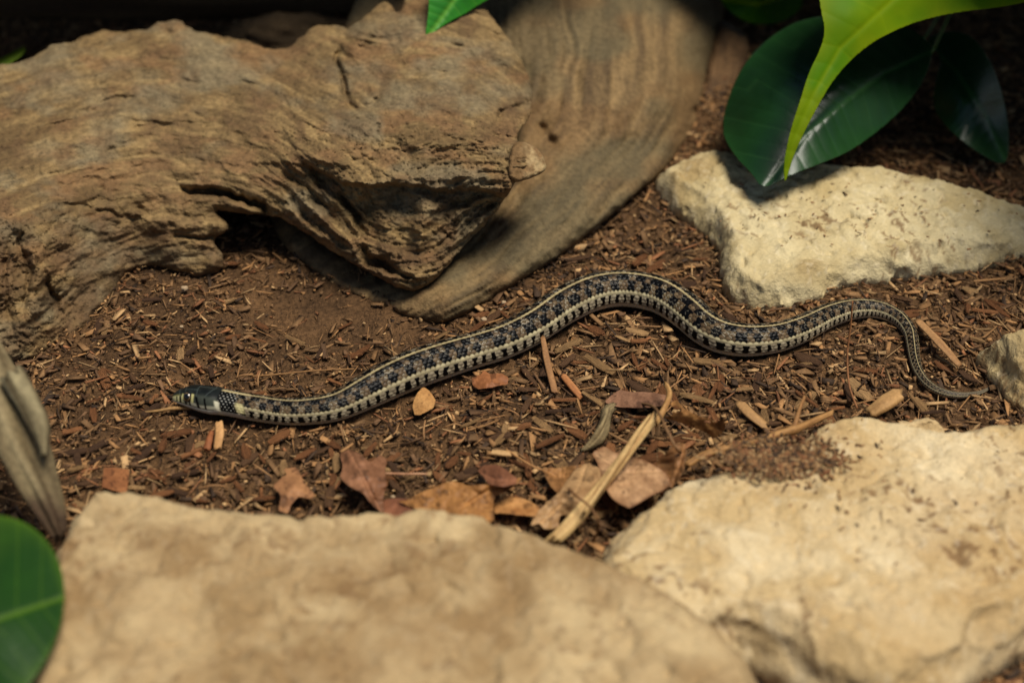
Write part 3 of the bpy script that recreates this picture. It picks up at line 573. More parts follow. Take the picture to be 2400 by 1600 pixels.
# the head is carried a little above the soil
lift = {0: .0078, 1: .0078, 2: .0079, 3: .0082, 4: .0088, 5: .0090, 6: .0086, 7: .0080}
for i_, z_ in lift.items(): rows[i_, 3] = z_
SPINE = np.array([(*at(u, v, z), r) for u, v, r, z in rows])
NR = 2000
Cs, ss = spline(SPINE, NR)
ker = np.hanning(31); ker /= ker.sum()
for c_ in range(4):
    pad = np.concatenate([2 * Cs[0, c_] - Cs[15:0:-1, c_], Cs[:, c_], 2 * Cs[-1, c_] - Cs[-2:-17:-1, c_]])
    Cs[:, c_] = np.convolve(pad, ker, 'valid')
T = np.gradient(Cs[:, :3], axis=0); T /= np.linalg.norm(T, axis=1)[:, None]
Sd = np.cross(T, [0, 0, 1.0]); Sd /= np.linalg.norm(Sd, axis=1)[:, None]; Up = np.cross(Sd, T)
smm = ss * 1000
roll = np.radians(5 + 13 * smooth(70, 25, smm))[:, None]; Sd, Up = np.cos(roll) * Sd + np.sin(roll) * Up, np.cos(roll) * Up - np.sin(roll) * Sd
hs = [0, 0.5, 1.2, 2.5, 4, 6, 9, 12, 16, 20, 24, 28, 32, 38, 46, 54]
hw = [0.3, 1.9, 2.8, 3.7, 4.4, 5.1, 6.2, 6.9, 7.8, 8.5, 8.7, 8.3, 7.5, 7.1, 7.2, 7.4]
ht = [0.3, 1.6, 2.5, 3.4, 4.2, 5.0, 6.2, 6.8, 7.0, 7.2, 7.2, 7.0, 6.8, 6.8, 7.0, 7.2]
hb = [0.3, 1.3, 1.9, 2.5, 3.0, 3.6, 4.6, 5.3, 5.9, 6.3, 6.5, 6.5, 6.5, 6.6, 6.8, 7.1]
rb = Cs[:, 3] * 1000; hm = smooth(40, 54, smm)
W_ = (np.interp(smm, hs, hw) * (1 - hm) + rb * hm); HT = (np.interp(smm, hs, ht) * (1 - hm) + rb * hm); HB = (np.interp(smm, hs, hb) * (1 - hm) + rb * 0.92 * hm)
PITCHROW = 11.5
tha = np.concatenate([np.arange(-110, 110.01, PITCHROW / 5.0), np.linspace(110, 250, 20)[1:-1]])
NA = len(tha); TH, SS = np.meshgrid(np.radians(tha), smm)
RI = np.repeat(np.maximum(rb, 0.6)[:, None], NA, 1)
nscale = np.cumsum(np.gradient(smm) / (0.285 * np.maximum(np.where(smm < 50, np.maximum(rb, 7.0), rb), 1.0)))
AA = np.repeat(nscale[:, None], NA, 1)
deg = np.degrees(TH); deg = np.where(deg > 180, deg - 360, deg); ad = np.abs(deg)
rowf = deg / PITCHROW
# nearest scale centre on a staggered lattice
best = np.full(TH.shape, 1e9); bk = np.zeros(TH.shape); ba = np.zeros(TH.shape)
k0 = np.floor(rowf)
for dk in (0, 1):
    kk = k0 + dk; off = 0.5 * (np.abs(kk) % 2)
    aa = np.round(AA - off) + off
    dx = (AA - aa); dy = (rowf - kk)
    dist = np.maximum(np.abs(dx) * 1.05 + np.abs(dy) * 0.62, np.abs(dy) * 1.02)
    m_ = dist < best; best = np.where(m_, dist, best); bk = np.where(m_, kk, bk); ba = np.where(m_, aa, ba)
dxs = AA - ba; dys = rowf - bk
body = smooth(27, 33, SS); dorsal = smooth(113, 108, ad)
edge = smooth(0.40, 0.60, best)
hgt = (1 - np.clip(best / 0.6, 0, 1) ** 2)
rel = (0.024 * hgt + 0.010 * np.exp(-(dys / 0.12) ** 2) + 0.012 * dxs) * RI * body * dorsal
vent = (1 - dorsal) * body * 0.02 * RI * (np.mod(AA, 1.0) - 0.5)
rel = rel + vent
# head plates: shallow seams
def seam(val, w): return np.exp(-(val / w) ** 2)
hd = 1 - smooth(24, 28, SS)
x_ = ad
seams = np.maximum.reduce([seam(SS - (15.5 + 0.03 * x_), 0.35), seam(SS - (24.5 - 0.05 * x_), 0.4) , seam(SS - (8.5 + 0.01 * x_), 0.3), seam(SS - (4.5 + 0.015 * x_), 0.28), seam(ad - 24, 2.2) * (SS > 8) * (SS < 16), seam(ad, 2.0) * (SS > 15.5) * (SS < 24) , seam(ad, 2.0) * (SS < 8.5) * (SS > 2)]) * (ad < 62)
labial = seam(ad - 104, 2.4) * (SS > 1) * (SS < 27)
seams = np.maximum(seams, labial)
rel = rel - 0.16 * seams * hd
rel = rel + 0.45 * np.exp(-((SS - 11.5) / 3.6) ** 2) * np.exp(-((ad - 46) / 14) ** 2)     # brow
cs_ = np.sin(TH); cz = np.cos(TH)
e_ = np.where(hd > 0, 1 - 0.16 * hd, 1.0)
sx_ = np.sign(cs_) * np.abs(cs_) ** e_; sz_ = np.sign(cz) * np.abs(cz) ** e_
Xs = sx_ * (W_[:, None] + rel); Zs = np.where(cz >= 0, sz_ * (HT[:, None] + rel), sz_ * (HB[:, None] + rel))
Zs = np.where(Zs < 0, np.maximum(Zs, -(HB[:, None] * 0.97)), Zs)
VS = Cs[:, None, :3] + (Xs[..., None] * Sd[:, None] + Zs[..., None] * Up[:, None]) * 1e-3
# colours, scale by scale
hsh = _h(bk.astype(int) + 200, ba.astype(int) * 2 + 5, 3); hsh2 = _h(bk.astype(int) + 700, (ba * 2).astype(int), 11)
cream, stripe = srgb(192, 182, 150), srgb(170, 154, 112)
brown, brown2, olive = srgb(80, 64, 46), srgb(110, 92, 68), srgb(88, 78, 52)
black, blue = srgb(7, 7, 7), srgb(12, 12, 13)
ak = np.abs(bk); side = np.sign(bk)
per = 3.6
pha = (0.4 * ba + 0.6 * AA) / per + np.where(side > 0, 0.0, 0.31)
wob = 0.0
p1 = pha + 0.24 * fbm(ba * 0.21, side * 3.0 + 1, octv=2); p2 = p1 + 0.5
f1 = np.abs(np.mod(p1, 1) - 0.5); f2 = np.abs(np.mod(p2, 1) - 0.5)
j1 = 0.06 * _h(np.floor(p1).astype(int), (side * 2).astype(int) + 9, 4); j2 = 0.06 * _h(np.floor(p2).astype(int), (side * 2).astype(int) + 19, 6)
up_blotch = ((ak >= 1) & (ad < 2.75 * PITCHROW) & (f1 < 0.28 + j1))
lo_blotch = ((ad >= 2.75 * PITCHROW) & (ak <= 5) & (f2 < 0.265 + j2))
colS = mix(brown, brown2, 0.5 + 0.5 * hsh2)
colS = mix(colS, olive, np.clip(0.5 * hsh, 0, 1))
colS = np.where((up_blotch | lo_blotch)[..., None], mix(black, blue, np.clip(0.5 + 0.5 * hsh, 0, 1)), colS)
colS = np.where((ak == 1)[..., None] & ~(up_blotch)[..., None], mix(srgb(40, 38, 34), brown, np.clip(0.3 + 0.5 * hsh2, 0, 1)), colS)
colS = np.where((ak == 6)[..., None], mix(srgb(150, 138, 106), srgb(184, 172, 134), 0.5 + 0.5 * hsh2), colS)
colS = np.where((ak >= 7)[..., None], mix(srgb(126, 114, 92), srgb(162, 150, 124), 0.5 + 0.5 * hsh2), colS)
per2 = 2.0
sp_i = np.floor(AA / per2 + 0.25).astype(int); sp_r = _h(sp_i + 300, np.sign(deg).astype(int) + 5, 8)
f3 = np.abs(np.mod(AA / per2 + 0.25 + 0.22 * fbm(AA * 0.45, rowf * 0.5, octv=2), 1) - 0.5)
spotw = np.clip(0.17 + 0.09 * np.abs(ad / PITCHROW - 7.6) - 0.10 * smooth(0.9, 1.4, np.abs(ad / PITCHROW - 7.6)) + 0.05 * hsh2 + 0.06 * sp_r, 0, 1)
spot = smooth(spotw + 0.02, spotw - 0.02, f3) * (ad > 6.6 * PITCHROW) * (ad < 9.1 * PITCHROW)
isblk = (up_blotch | lo_blotch)
colS = colS * (1 - 0.62 * edge * np.where(isblk, 0.2, np.where(ak >= 6, 0.40, 1.0)))[..., None]
# pale skin flecks between scales
fleck = (best > 0.42) & (hsh > 0.30) & (ak >= 1) & (ak <= 5) & (np.abs(dys) > 0.18) & (dxs < 0)
colS = np.where(fleck[..., None], mix(colS, srgb(190, 180, 156), 0.6 - 0.35 * isblk[..., None]), colS) if False else mix(colS, srgb(190, 180, 156), fleck * np.where(isblk, 0.22, 0.55))
colS = mix(colS, black, spot)
st_w = 3.0 + 2.4 * np.abs(np.mod(AA, 1) - 0.5)
colS = mix(colS, mix(stripe, stripe * 0.62, np.clip(0.4 + 0.8 * fbm(AA * 1.3, deg * 0 + 3, octv=2), 0, 1)), smooth(st_w + 1.2, st_w - 1.2, ad))
colS = mix(colS, mix(cream, srgb(176, 172, 156), np.mod(AA, 1.0)), 1 - dorsal)
tailfade = smooth(600, 720, SS)
colS = mix(colS, srgb(120, 112, 96), 0.45 * smooth(0.90 * smm[-1], smm[-1], SS))
# the head
hc = np.broadcast_to(srgb(20, 23, 23), colS.shape).copy()
hc = mix(hc, srgb(34, 38, 36), np.clip(0.5 + fbm(SS / 4, deg / 25, octv=3), 0, 1))
hc = mix(hc, srgb(86, 96, 92), 0.55 * np.clip(seams - 0.3, 0, 1) * (ad < 62))
hc = mix(hc, srgb(62, 66, 58), smooth(14, 17, SS) * smooth(40, 60, ad))
hc = mix(hc, srgb(120, 116, 70), smooth(7.5, 3.0, SS) * smooth(36, 60, ad))
lab_top = np.interp(SS, [0, 4, 8, 11, 15, 20, 24, 28], [56, 58, 60, 82, 86, 90, 88, 84])
pale = mix(srgb(170, 164, 120), srgb(160, 156, 134), smooth(4, 14, SS))
hc = mix(hc, pale, smooth(lab_top - 3, lab_top + 3, ad))
for s0, w0, lean in ((3.4, .4, .0), (5.6, .7, .0), (9.4, .9, .03), (12.6, .9, .03), (18.2, .95, .05), (22.6, .6, .03)):
    hc = mix(hc, black, np.exp(-((SS - s0 - lean * (ad - 85)) / w0) ** 4) * smooth(56, 62, ad) * smooth(113, 106, ad))
hc = mix(hc, srgb(186, 180, 120), np.exp(-((SS - 7.4) / 0.6) ** 4) * smooth(46, 52, ad) * smooth(86, 80, ad))
hc = mix(hc, srgb(192, 184, 124), np.exp(-((SS - 14.7) / 0.9) ** 4) * smooth(48, 54, ad) * smooth(92, 84, ad))
hc = mix(hc, srgb(188, 184, 168), smooth(103, 107, ad))
hc = mix(hc, black, labial * 0.8)
# nape: cream crescent, black collar with pale flecks, yellow patch, then the body pattern
nape = mix(colS, black, 1.0 * (smooth(27, 28, SS) * smooth(38.0, 36.5, SS - 0.02 * (ad - 60)) * (ad < 104)))
dots = smooth(0.34, 0.20, np.hypot(dxs * 1.0 + 0.5 * np.sign(-dxs), dys)) * (hsh2 > -0.5)
dots = smooth(0.26, 0.12, np.hypot(np.abs(dxs) - 0.5, dys)) * (hsh > -0.6)
nape = mix(nape, srgb(190, 188, 176), 0.75 * dots * smooth(28, 29, SS) * smooth(38, 37, SS) * (ad < 95))
nape = mix(nape, srgb(190, 180, 130), np.exp(-((SS - 40 - 0.05 * (ad - 70)) / 2.2) ** 4) * smooth(50, 60, ad) * smooth(100, 92, ad))
nape = mix(nape, stripe, smooth(9.0, 6.5, ad) * smooth(27, 29, SS))
nape = mix(nape, srgb(190, 184, 166), smooth(101, 106, ad))
bl = smooth(27.5, 28.2, SS); colH = mix(hc, nape, bl)
cres = np.exp(-((SS - 28.6 - 0.035 * (ad - 85)) / 1.2) ** 4) * smooth(58, 66, ad)
colH = mix(colH, srgb(206, 200, 172), cres)
colS = mix(colH, colS, smooth(42, 44, SS))
idx = np.arange(NR * NA).reshape(NR, NA); jdx = np.roll(idx, -1, 1)
FS = np.stack([idx[:-1].ravel(), jdx[:-1].ravel(), jdx[1:].ravel(), idx[1:].ravel()], -1)
snake = thing('snake', 'slender checkered snake with cream stripes gliding over the brown mulch', 'snake')
sb = obj('body', mesh('body', VS.reshape(-1, 3), FS, np.clip(colS.reshape(-1, 3), 0.002, 0.9), MAT['skin']), snake)
# eyes
ie = int(np.argmin(np.abs(smm - 11.2)))
for sgn in (1, -1):
    an = math.radians(66)
    c0 = Cs[ie, :3] + (sgn * math.sin(an) ** .84 * W_[ie] * 0.84 * Sd[ie] + math.cos(an) ** .84 * HT[ie] * 0.84 * Up[ie]) * 1e-3
    axis = sgn * Sd[ie] * 0.93 + Up[ie] * 0.33 - T[ie] * 0.14; axis /= np.linalg.norm(axis)
    e1 = np.cross(axis, [0, 0, 1.]); e1 /= np.linalg.norm(e1); e2 = np.cross(axis, e1)
    th = np.linspace(0, np.pi * 0.75, 20); ph = np.linspace(0, 2 * np.pi, 28, endpoint=False)
    A_, B_ = np.meshgrid(th, ph, indexing='ij'); R = 0.0028
    Ve = c0 + R * (np.cos(A_)[..., None] * axis + np.sin(A_)[..., None] * (np.cos(B_)[..., None] * e1 + np.sin(B_)[..., None] * e2))
    ce = mix(srgb(6, 5, 6), srgb(48, 28, 18), smooth(0.72, 0.8, A_) * smooth(1.05, 0.85, A_)); ce = mix(ce, srgb(150, 130, 84), 0.6 * np.exp(-((A_ - 0.74) / 0.05) ** 2))
    ii = np.arange(20 * 28).reshape(20, 28); jj = np.roll(ii, -1, 1)
    obj('eye', mesh('eye', Ve.reshape(-1, 3), np.stack([ii[:-1].ravel(), ii[1:].ravel(), jj[1:].ravel(), jj[:-1].ravel()], -1), ce.reshape(-1, 3), MAT['eye']), snake)
place(snake, (0, 0, 0))
SPX = Cs[::12, :2]; SPR = Cs[::12, 3]
def near_snake(x, y, f=1.0):
    d = np.full(np.shape(x), 1e9)
    for (a, b), r in zip(SPX, SPR): d = np.minimum(d, np.hypot(x - a, y - b) - r * f)
    return d

# ------------------------------------------------------------------ fallen leaves, bark, sticks
def flake(name, label, cat, poly, zc, c1, c2, rib=None, step=2.5, thick=0.0005, mat='dead_leaf', rough=2.0, rnd=1, group=None, curl=0.002, scale=K, holes=(), warp=45.0, edge_c=None):
    """thin piece with a traced outline; zc: control heights (u, v, z)"""
    s_ = scale; P = rounded([(a * s_, b * s_) for a, b in poly], rnd, 0.13)
    f = tps([(a * s_, b * s_) for a, b, _ in zc], [c for *_, c in zc], 1e-3)
    sd = rng.uniform(0, 90); ribk = None if rib is None else [(a * s_, b * s_) for a, b in rib]
    def fr(u, v, s):
        z = f(u, v) + curl * fbm(u / warp + sd, v / warp, octv=3) + curl * 0.25 * fbm(u / 12, v / 12 + sd, octv=2)
        if ribk is not None:
            q, t_ = seg_dist(u, v, ribk); z = z - 0.0010 * np.exp(-(q / 4) ** 2) + 0.0004 * np.abs(np.sin(t_ * 15 - q / 14))
        return depth_at_z(v, np.maximum(z, 0.0008) + (0.0025 if mat == 'dead_leaf' else 0.0008))
    def cf(u, v, s, Pw):
        t_ = np.clip(0.5 + 1.0 * fbm(u / 30 + sd, v / 24, octv=4), 0, 1); c = mix(c1, c2, t_)
        c = mix(c, np.asarray(c1) * 0.45, smooth(0.30, 0.45, fbm(u / 16 + sd, v / 16, octv=3)) * 0.7)
        if ribk is not None:
            q, t2 = seg_dist(u, v, ribk); c = mix(c, np.asarray(c2) * 1.25, 0.6 * np.exp(-(q / 2.5) ** 2))
            c = mix(c, np.asarray(c1) * 0.75, 0.4 * np.exp(-((np.abs(np.sin(t2 * 9 - q / 26))) / 0.10) ** 2))
        if edge_c is not None: c = mix(c, edge_c, np.exp(-s / 4))
        return c
    o_ = relief(name, P, step, fr, lambda u, v, s, d: d + thick, MAT[mat], cf, rough_edge=rough, holes=[[(a * s_, b * s_) for a, b in h] for h in holes])
    tag(o_, label, cat, group); return o_
def c1p(*pts): return [(600 + a / 2.94, 900 + b / 2.94) for a, b in pts]     # coordinates read off an enlarged view of the photograph
def c2p(*pts): return [(1100 + a / 2.613, 850 + b / 2.613) for a, b in pts]
def c1z(*pts): return [(600 + a / 2.94, 900 + b / 2.94, z) for a, b, z in pts]
def c2z(*pts): return [(1100 + a / 2.613, 850 + b / 2.613, z) for a, b, z in pts]
RED1, RED2 = srgb(112, 74, 48), srgb(150, 104, 72)
TAN1, TAN2 = srgb(154, 116, 80), srgb(190, 150, 108)
OR1, OR2 = srgb(134, 90, 46), srgb(168, 118, 64)
flake('dead_leaf', 'reddish brown lobed oak leaf lying half raised on the mulch', 'leaf', c1p((570, 480), (640, 448), (720, 480), (790, 540), (850, 488), (900, 515), (885, 600), (908, 690), (885, 740), (880, 890), (800, 840), (730, 740), (640, 700), (580, 640), (600, 560)),
      c1z((570, 480, .004), (720, 490, .012), (890, 520, .006), (900, 700, .012), (880, 880, .006), (640, 690, .016), (760, 640, .013), (580, 600, .010)), RED1, RED2, c1p((640, 460), (730, 620), (860, 880)), scale=1.0, curl=.003)
flake('dead_leaf', 'small tan leaf scrap shaped like a bent arrow beside dark mulch', 'leaf', c1p((190, 580), (280, 572), (330, 680), (410, 765), (370, 790), (300, 772), (240, 830), (220, 890), (155, 870), (170, 760), (115, 700), (170, 650), (215, 620)),
      c1z((190, 580, .003), (330, 680, .008), (410, 770, .006), (200, 870, .009), (115, 700, .007), (240, 700, .010)), srgb(132, 90, 58), srgb(166, 118, 76), scale=1.0)
flake('dead_leaf', 'broad orange brown leaf tucked behind the tan slab edge', 'leaf', c1p((1040, 800), (1150, 735), (1350, 660), (1460, 700), (1560, 690), (1700, 692), (1835, 636), (1800, 695), (1640, 775), (1640, 960), (1400, 930), (1280, 900), (1150, 880), (960, 800)),
      c1z((1040, 800, .006), (1350, 660, .012), (1560, 700, .015), (1830, 640, .016), (1640, 780, .008), (1640, 930, .012), (1280, 880, .010), (1450, 790, .012)), OR1, OR2, c1p((1830, 640), (1600, 730), (1420, 850)), scale=1.0)
flake('dead_leaf', 'dull purplish brown leaf scrap between the oak leaf and the tan slab', 'leaf', c1p((870, 790), (1000, 785), (1180, 800), (1290, 825), (1270, 900), (1050, 920), (880, 900)), c1z((870, 790, .003), (1180, 800, .005), (1270, 900, .008), (880, 900, .007)), srgb(104, 64, 44), srgb(138, 88, 60), scale=1.0)
flake('dead_leaf', 'rust coloured shiny leaf scrap folded above the orange brown leaf', 'leaf', c1p((1525, 600), (1560, 560), (1650, 550), (1720, 580), (1800, 645), (1790, 690), (1690, 705), (1600, 690), (1570, 640)), c1z((1525, 600, .006), (1650, 550, .008), (1800, 650, .016), (1600, 690, .014), (1680, 620, .017)), srgb(112, 70, 46), srgb(146, 96, 66), c1p((1540, 610), (1660, 660), (1790, 670)), scale=1.0)
flake('dead_leaf', 'flat ochre leaf fragment with broken edge between orange and tan leaves', 'leaf', c1p((1640, 800), (1730, 770), (1850, 790), (1960, 840), (1950, 920), (1840, 905), (1700, 890), (1640, 890)), c1z((1640, 800, .004), (1960, 850, .006), (1800, 900, .008), (1800, 830, .007)), srgb(150, 100, 52), srgb(190, 138, 82), scale=1.0)
flake('dead_leaf', 'pinkish brown oak leaf with serrated edge lying under the split stick', 'leaf', c2p((750, 550), (830, 505), (880, 540), (960, 560), (1060, 590), (1160, 640), (1225, 700), (1235, 740), (1190, 775), (1100, 825), (980, 892), (930, 870), (870, 830), (810, 720), (790, 630)),
      c2z((750, 550, .004), (960, 560, .006), (1160, 640, .012), (1230, 730, .014), (980, 890, .018), (850, 780, .014), (980, 700, .012)), TAN1, TAN2, c2p((770, 560), (950, 670), (1180, 660)), scale=1.0, edge_c=srgb(120, 80, 50))
flake('dead_leaf', 'pale tan leaf with worm holes left of the split stick', 'leaf', c2p((640, 650), (720, 612), (790, 640), (805, 680), (800, 760), (720, 850), (660, 930), (560, 1010), (460, 1020), (430, 985), (368, 1000), (420, 900), (540, 800), (600, 720)),
      c2z((640, 650, .008), (720, 612, .010), (800, 700, .012), (540, 800, .013), (370, 1000, .010), (560, 1000, .006), (660, 800, .018)), srgb(146, 110, 70), srgb(182, 144, 98), c2p((720, 620), (660, 780), (440, 980)), scale=1.0, holes=[c2p((560, 940), (600, 930), (620, 960), (590, 1000), (550, 985))])
flake('dead_leaf', 'thin brown triangular leaf with long stalk beside the pale holed leaf', 'leaf', c2p((440, 655), (480, 640), (560, 640), (695, 618), (660, 680), (620, 740), (545, 808), (500, 760), (465, 690)), c2z((440, 655, .006), (695, 618, .010), (545, 808, .008), (560, 690, .004)), srgb(126, 86, 46), srgb(160, 114, 66), c2p((450, 650), (540, 700), (610, 690)), scale=1.0)
flake('dead_leaf', 'upright curled dark brown leaf right of the split stick', 'leaf', c2p((1140, 610), (1200, 560), (1255, 500), (1320, 488), (1328, 560), (1315, 640), (1290, 700), (1240, 768), (1215, 745), (1190, 680)), c2z((1140, 610, .010), (1260, 500, .022), (1325, 500, .020), (1310, 650, .016), (1240, 760, .010), (1220, 640, .010)), srgb(112, 76, 42), srgb(146, 102, 60), c2p((1320, 495), (1290, 620), (1240, 760)), scale=1.0, curl=.001)
flake('dead_leaf', 'curled amber leaf remnant hooked on the top end of the split stick', 'leaf', c2p((1190, 335), (1250, 320), (1230, 240), (1275, 225), (1310, 275), (1390, 320), (1480, 345), (1500, 370), (1545, 345), (1575, 375), (1555, 430), (1500, 460), (1440, 420), (1360, 390), (1280, 365)), c2z((1190, 335, .012), (1260, 230, .020), (1300, 290, .022), (1480, 350, .018), (1570, 380, .016), (1500, 455, .006), (1360, 390, .010)), srgb(140, 94, 50), srgb(188, 138, 80), scale=1.0, holes=[c2p((1230, 272), (1265, 262), (1300, 290), (1270, 305), (1235, 295))])
flake('leaf_flake', 'bright orange brown leaf flake touching the snake belly', 'leaf', [(1104, 885), (1128, 876), (1132, 868), (1150, 876), (1172, 874), (1193, 884), (1190, 900), (1165, 905), (1120, 913), (1108, 905)], [(1104, 885, .004), (1150, 870, .006), (1193, 890, .006), (1120, 912, .004), (1150, 890, .007)], srgb(130, 80, 44), srgb(160, 102, 60), scale=1.0, step=1.6)
flake('bark_flake', 'square reddish bark flake near the tan slab', 'bark', [(243, 1096), (262, 1094), (303, 1099), (302, 1120), (298, 1150), (288, 1156), (238, 1140)], [(243, 1096, .004), (303, 1099, .005), (298, 1150, .008), (238, 1140, .007)], srgb(120, 74, 42), srgb(150, 98, 58), scale=1.0, rnd=0, rough=1.0, thick=.0015, mat='chip', step=1.6, curl=.0008)
flake('bark_flake', 'long purplish bark strip behind the curled amber leaf', 'bark', c2p((830, 240), (880, 190), (920, 165), (960, 175), (1100, 180), (1200, 190), (1250, 230), (1200, 260), (1080, 275), (900, 270)), c2z((830, 240, .004), (960, 170, .005), (1240, 230, .008), (900, 270, .005), (1050, 220, .007)), srgb(98, 66, 46), srgb(138, 100, 74), scale=1.0, thick=.0015, mat='chip')
flake('bark_flake', 'ochre rounded flake shaped like an almond below the snake', 'bark', [(968, 960), (969, 940), (980, 918), (992, 908), (1005, 914), (1022, 940), (1018, 955), (1000, 966), (985, 972), (972, 972)], [(968, 960, .004), (992, 908, .009), (1022, 945, .005), (980, 972, .003), (995, 940, .008)], srgb(158, 112, 62), srgb(186, 140, 84), scale=1.0, thick=.002, step=1.6, mat='chip', curl=.0004)
def at1(a, b, z=.003): return at(a, b, z)
def stick(name, label, cat, pts, c1, c2, sides=10, n=40, rough=.12, fray=0.0, group=None, flat=1.0, parent=None, mat='straw', streak=6.0):
    P_ = [(*at(u, v, z), r * float(depth_at_z(v, z)) / FPX) for u, v, z, r in pts]
    o_ = tube(name, P_, MAT[mat], c1, c2, sides, n, rough, rng.uniform(0, 50), parent, streak, flat, fray)
    if label: tag(o_, label, cat, group)
    return o_
ST1, ST2 = srgb(150, 112, 66), srgb(206, 174, 116)
t_ = thing('split_stick', 'pale split dry stick leaning across the fallen leaves', 'stick')
stick('shaft', None, None, [(1300, 1264, .014, 14), (1330, 1235, .016, 15), (1400, 1150, .019, 14.5), (1470, 1060, .021, 14), (1520, 995, .020, 13), (1536, 972, .020, 10)], ST1, ST2, 18, 70, .16, 2.0, parent=t_, streak=9)
stick('splinter', None, None, [(1372, 1196, .022, 5), (1430, 1110, .026, 7), (1490, 1020, .026, 6), (1524, 972, .025, 3)], ST1, ST2, 10, 40, .2, 2.0, parent=t_, streak=7)
stick('twig', None, None, [(1535, 990, .020, 9), (1556, 960, .022, 7), (1570, 925, .022, 6.5), (1562, 902, .020, 7)], srgb(146, 104, 58), srgb(186, 146, 90), 10, 24, .15, 1.0, parent=t_)
t2 = thing('jointed_twig', 'long brown jointed twig lying along the pale slab edge', 'stick')
stick('shaft', None, None, [(1610, 1090, .012, 9), (1660, 1063, .015, 9.5), (1760, 1035, .018, 9), (1830, 1015, .018, 9), (1862, 1006, .018, 12), (1880, 999, .017, 9), (1950, 967, .012, 6)], srgb(128, 90, 50), srgb(176, 132, 78), 14, 70, .12, 1.0, parent=t2)
stick('side_twig', None, None, [(1860, 1003, .019, 6), (1872, 965, .022, 5), (1885, 930, .020, 4)], srgb(120, 82, 46), srgb(160, 116, 68), 8, 20, .12, .5, parent=t2)
stick('lichen_stick', 'grey green lichen covered stick stub by the leaves', 'stick', [(1364, 1056, .004, 6), (1385, 1040, .006, 10), (1405, 1015, .009, 13), (1418, 985, .011, 11), (1424, 962, .011, 12), (1436, 952, .011, 9)], srgb(84, 70, 48), srgb(140, 122, 86), 18, 60, .55, .8, mat='wood')
stick('stalk', 'bent dark stalk arching over the split stick', 'stalk', [(1500, 945, .006, 3), (1530, 952, .018, 3.5), (1548, 975, .030, 3.5), (1562, 1005, .032, 3.5), (1582, 1045, .028, 4), (1595, 1060, .022, 4)], srgb(96, 68, 42), srgb(130, 96, 60), 8, 30, .1)
stick('stalk', 'thin curved stalk hooking over the lower end of the split stick', 'stalk', [(1333, 1145, .020, 3), (1355, 1165, .026, 3), (1382, 1186, .030, 3), (1400, 1215, .028, 3), (1402, 1240, .018, 3), (1390, 1268, .004, 3)], srgb(98, 68, 40), srgb(132, 94, 56), 8, 30, .1)
stick('stalk', 'thin straight stalk of the triangular leaf', 'stalk', [(1185, 1052, .005, 2.5), (1215, 1072, .008, 2.5), (1245, 1090, .008, 3), (1272, 1102, .007, 3)], srgb(140, 98, 56), srgb(170, 124, 76), 8, 20, .1)
stick('straw', 'pinkish dry straw pointing away from the lobed oak leaf', 'straw', [(902, 1109, .008, 3), (950, 1110, .007, 3), (1002, 1110, .005, 2.6)], srgb(150, 104, 72), srgb(186, 142, 106), 8, 16, .1)
stick('straw', 'hair thin straw lying behind the snake neck', 'straw', [(588, 882, .003, 2), (660, 876, .005, 2.2), (740, 868, .005, 2), (830, 864, .003, 1.6)], srgb(120, 84, 48), srgb(156, 116, 70), 6, 20, .1)
stick('straw', 'fine upright brown stem curving up beside the snake tail loop', 'straw', [(2009, 957, .003, 3), (1990, 900, .008, 2.6), (1986, 830, .018, 2.6), (1994, 760, .034, 2.4), (1998, 705, .048, 2)], srgb(112, 72, 40), srgb(148, 100, 60), 6, 30, .1)
stick('straw', 'pale pointed splinter lying under the snake chin', 'straw', [(335, 966, .003, 2), (370, 962, .004, 3.5), (410, 956, .004, 5), (450, 956, .003, 4)], srgb(124, 92, 52), srgb(160, 124, 76), 8, 20, .12, mat='straw')
GREY1, GREY2 = srgb(88, 74, 50), srgb(150, 134, 98)
t3 = thing('weathered_stick', 'weathered grey stick with dark worn end leaning against the tan slab', 'stick')
gs = stick('shaft', None, None, [(-190, 620, .085, 50), (-60, 800, .075, 52), (10, 950, .062, 50), (70, 1090, .046, 46), (110, 1180, .036, 36), (135, 1240, .028, 22), (140, 1262, .024, 10)], GREY1, GREY2, 36, 120, .26, .3, parent=t3, mat='wood', streak=5)
cm = gs.data.attributes['Col']; n_ = len(gs.data.vertices); cv = np.empty(n_ * 4, np.float32); cm.data.foreach_get('color', cv); cv = cv.reshape(-1, 4)
co = np.empty(n_ * 3, np.float32); gs.data.vertices.foreach_get('co', co); _, pv, _ = project(co.reshape(-1, 3).astype(float))
dk = smooth(1150, 1215, pv + 40 * fbm(co[0::3] * 90, co[2::3] * 90))
cv[:, :3] = mix(cv[:, :3], srgb(62, 44, 32), 0.85 * dk); cm.data.foreach_set('color', cv.ravel().astype(np.float32))
stick('torn_fork', None, None, [(30, 880, .078, 26), (70, 948, .071, 26), (96, 1008, .064, 22), (104, 1064, .058, 8)], GREY1, srgb(146, 134, 100), 16, 40, .2, .6, parent=t3, mat='wood', streak=4)
place(t3, at(140, 1262, .0)); place(t_, at(1300, 1264, 0)); place(t2, at(1610, 1090, 0))
stick('wood_block', 'thick split wood chunk behind the small smooth stone lump', 'wood', [(2040, 968, .006, 16), (2075, 945, .010, 20), (2106, 925, .010, 18)], srgb(140, 104, 62), srgb(182, 142, 90), 8, 24, .2, .8, streak=4, flat=.6)
stick('wood_strip', 'long flat pale wood strip beside the snake tail', 'wood', [(2152, 752, .008, 10), (2200, 802, .008, 13), (2248, 856, .006, 9)], srgb(136, 98, 60), srgb(172, 130, 84), 8, 24, .15, .5, flat=.4)
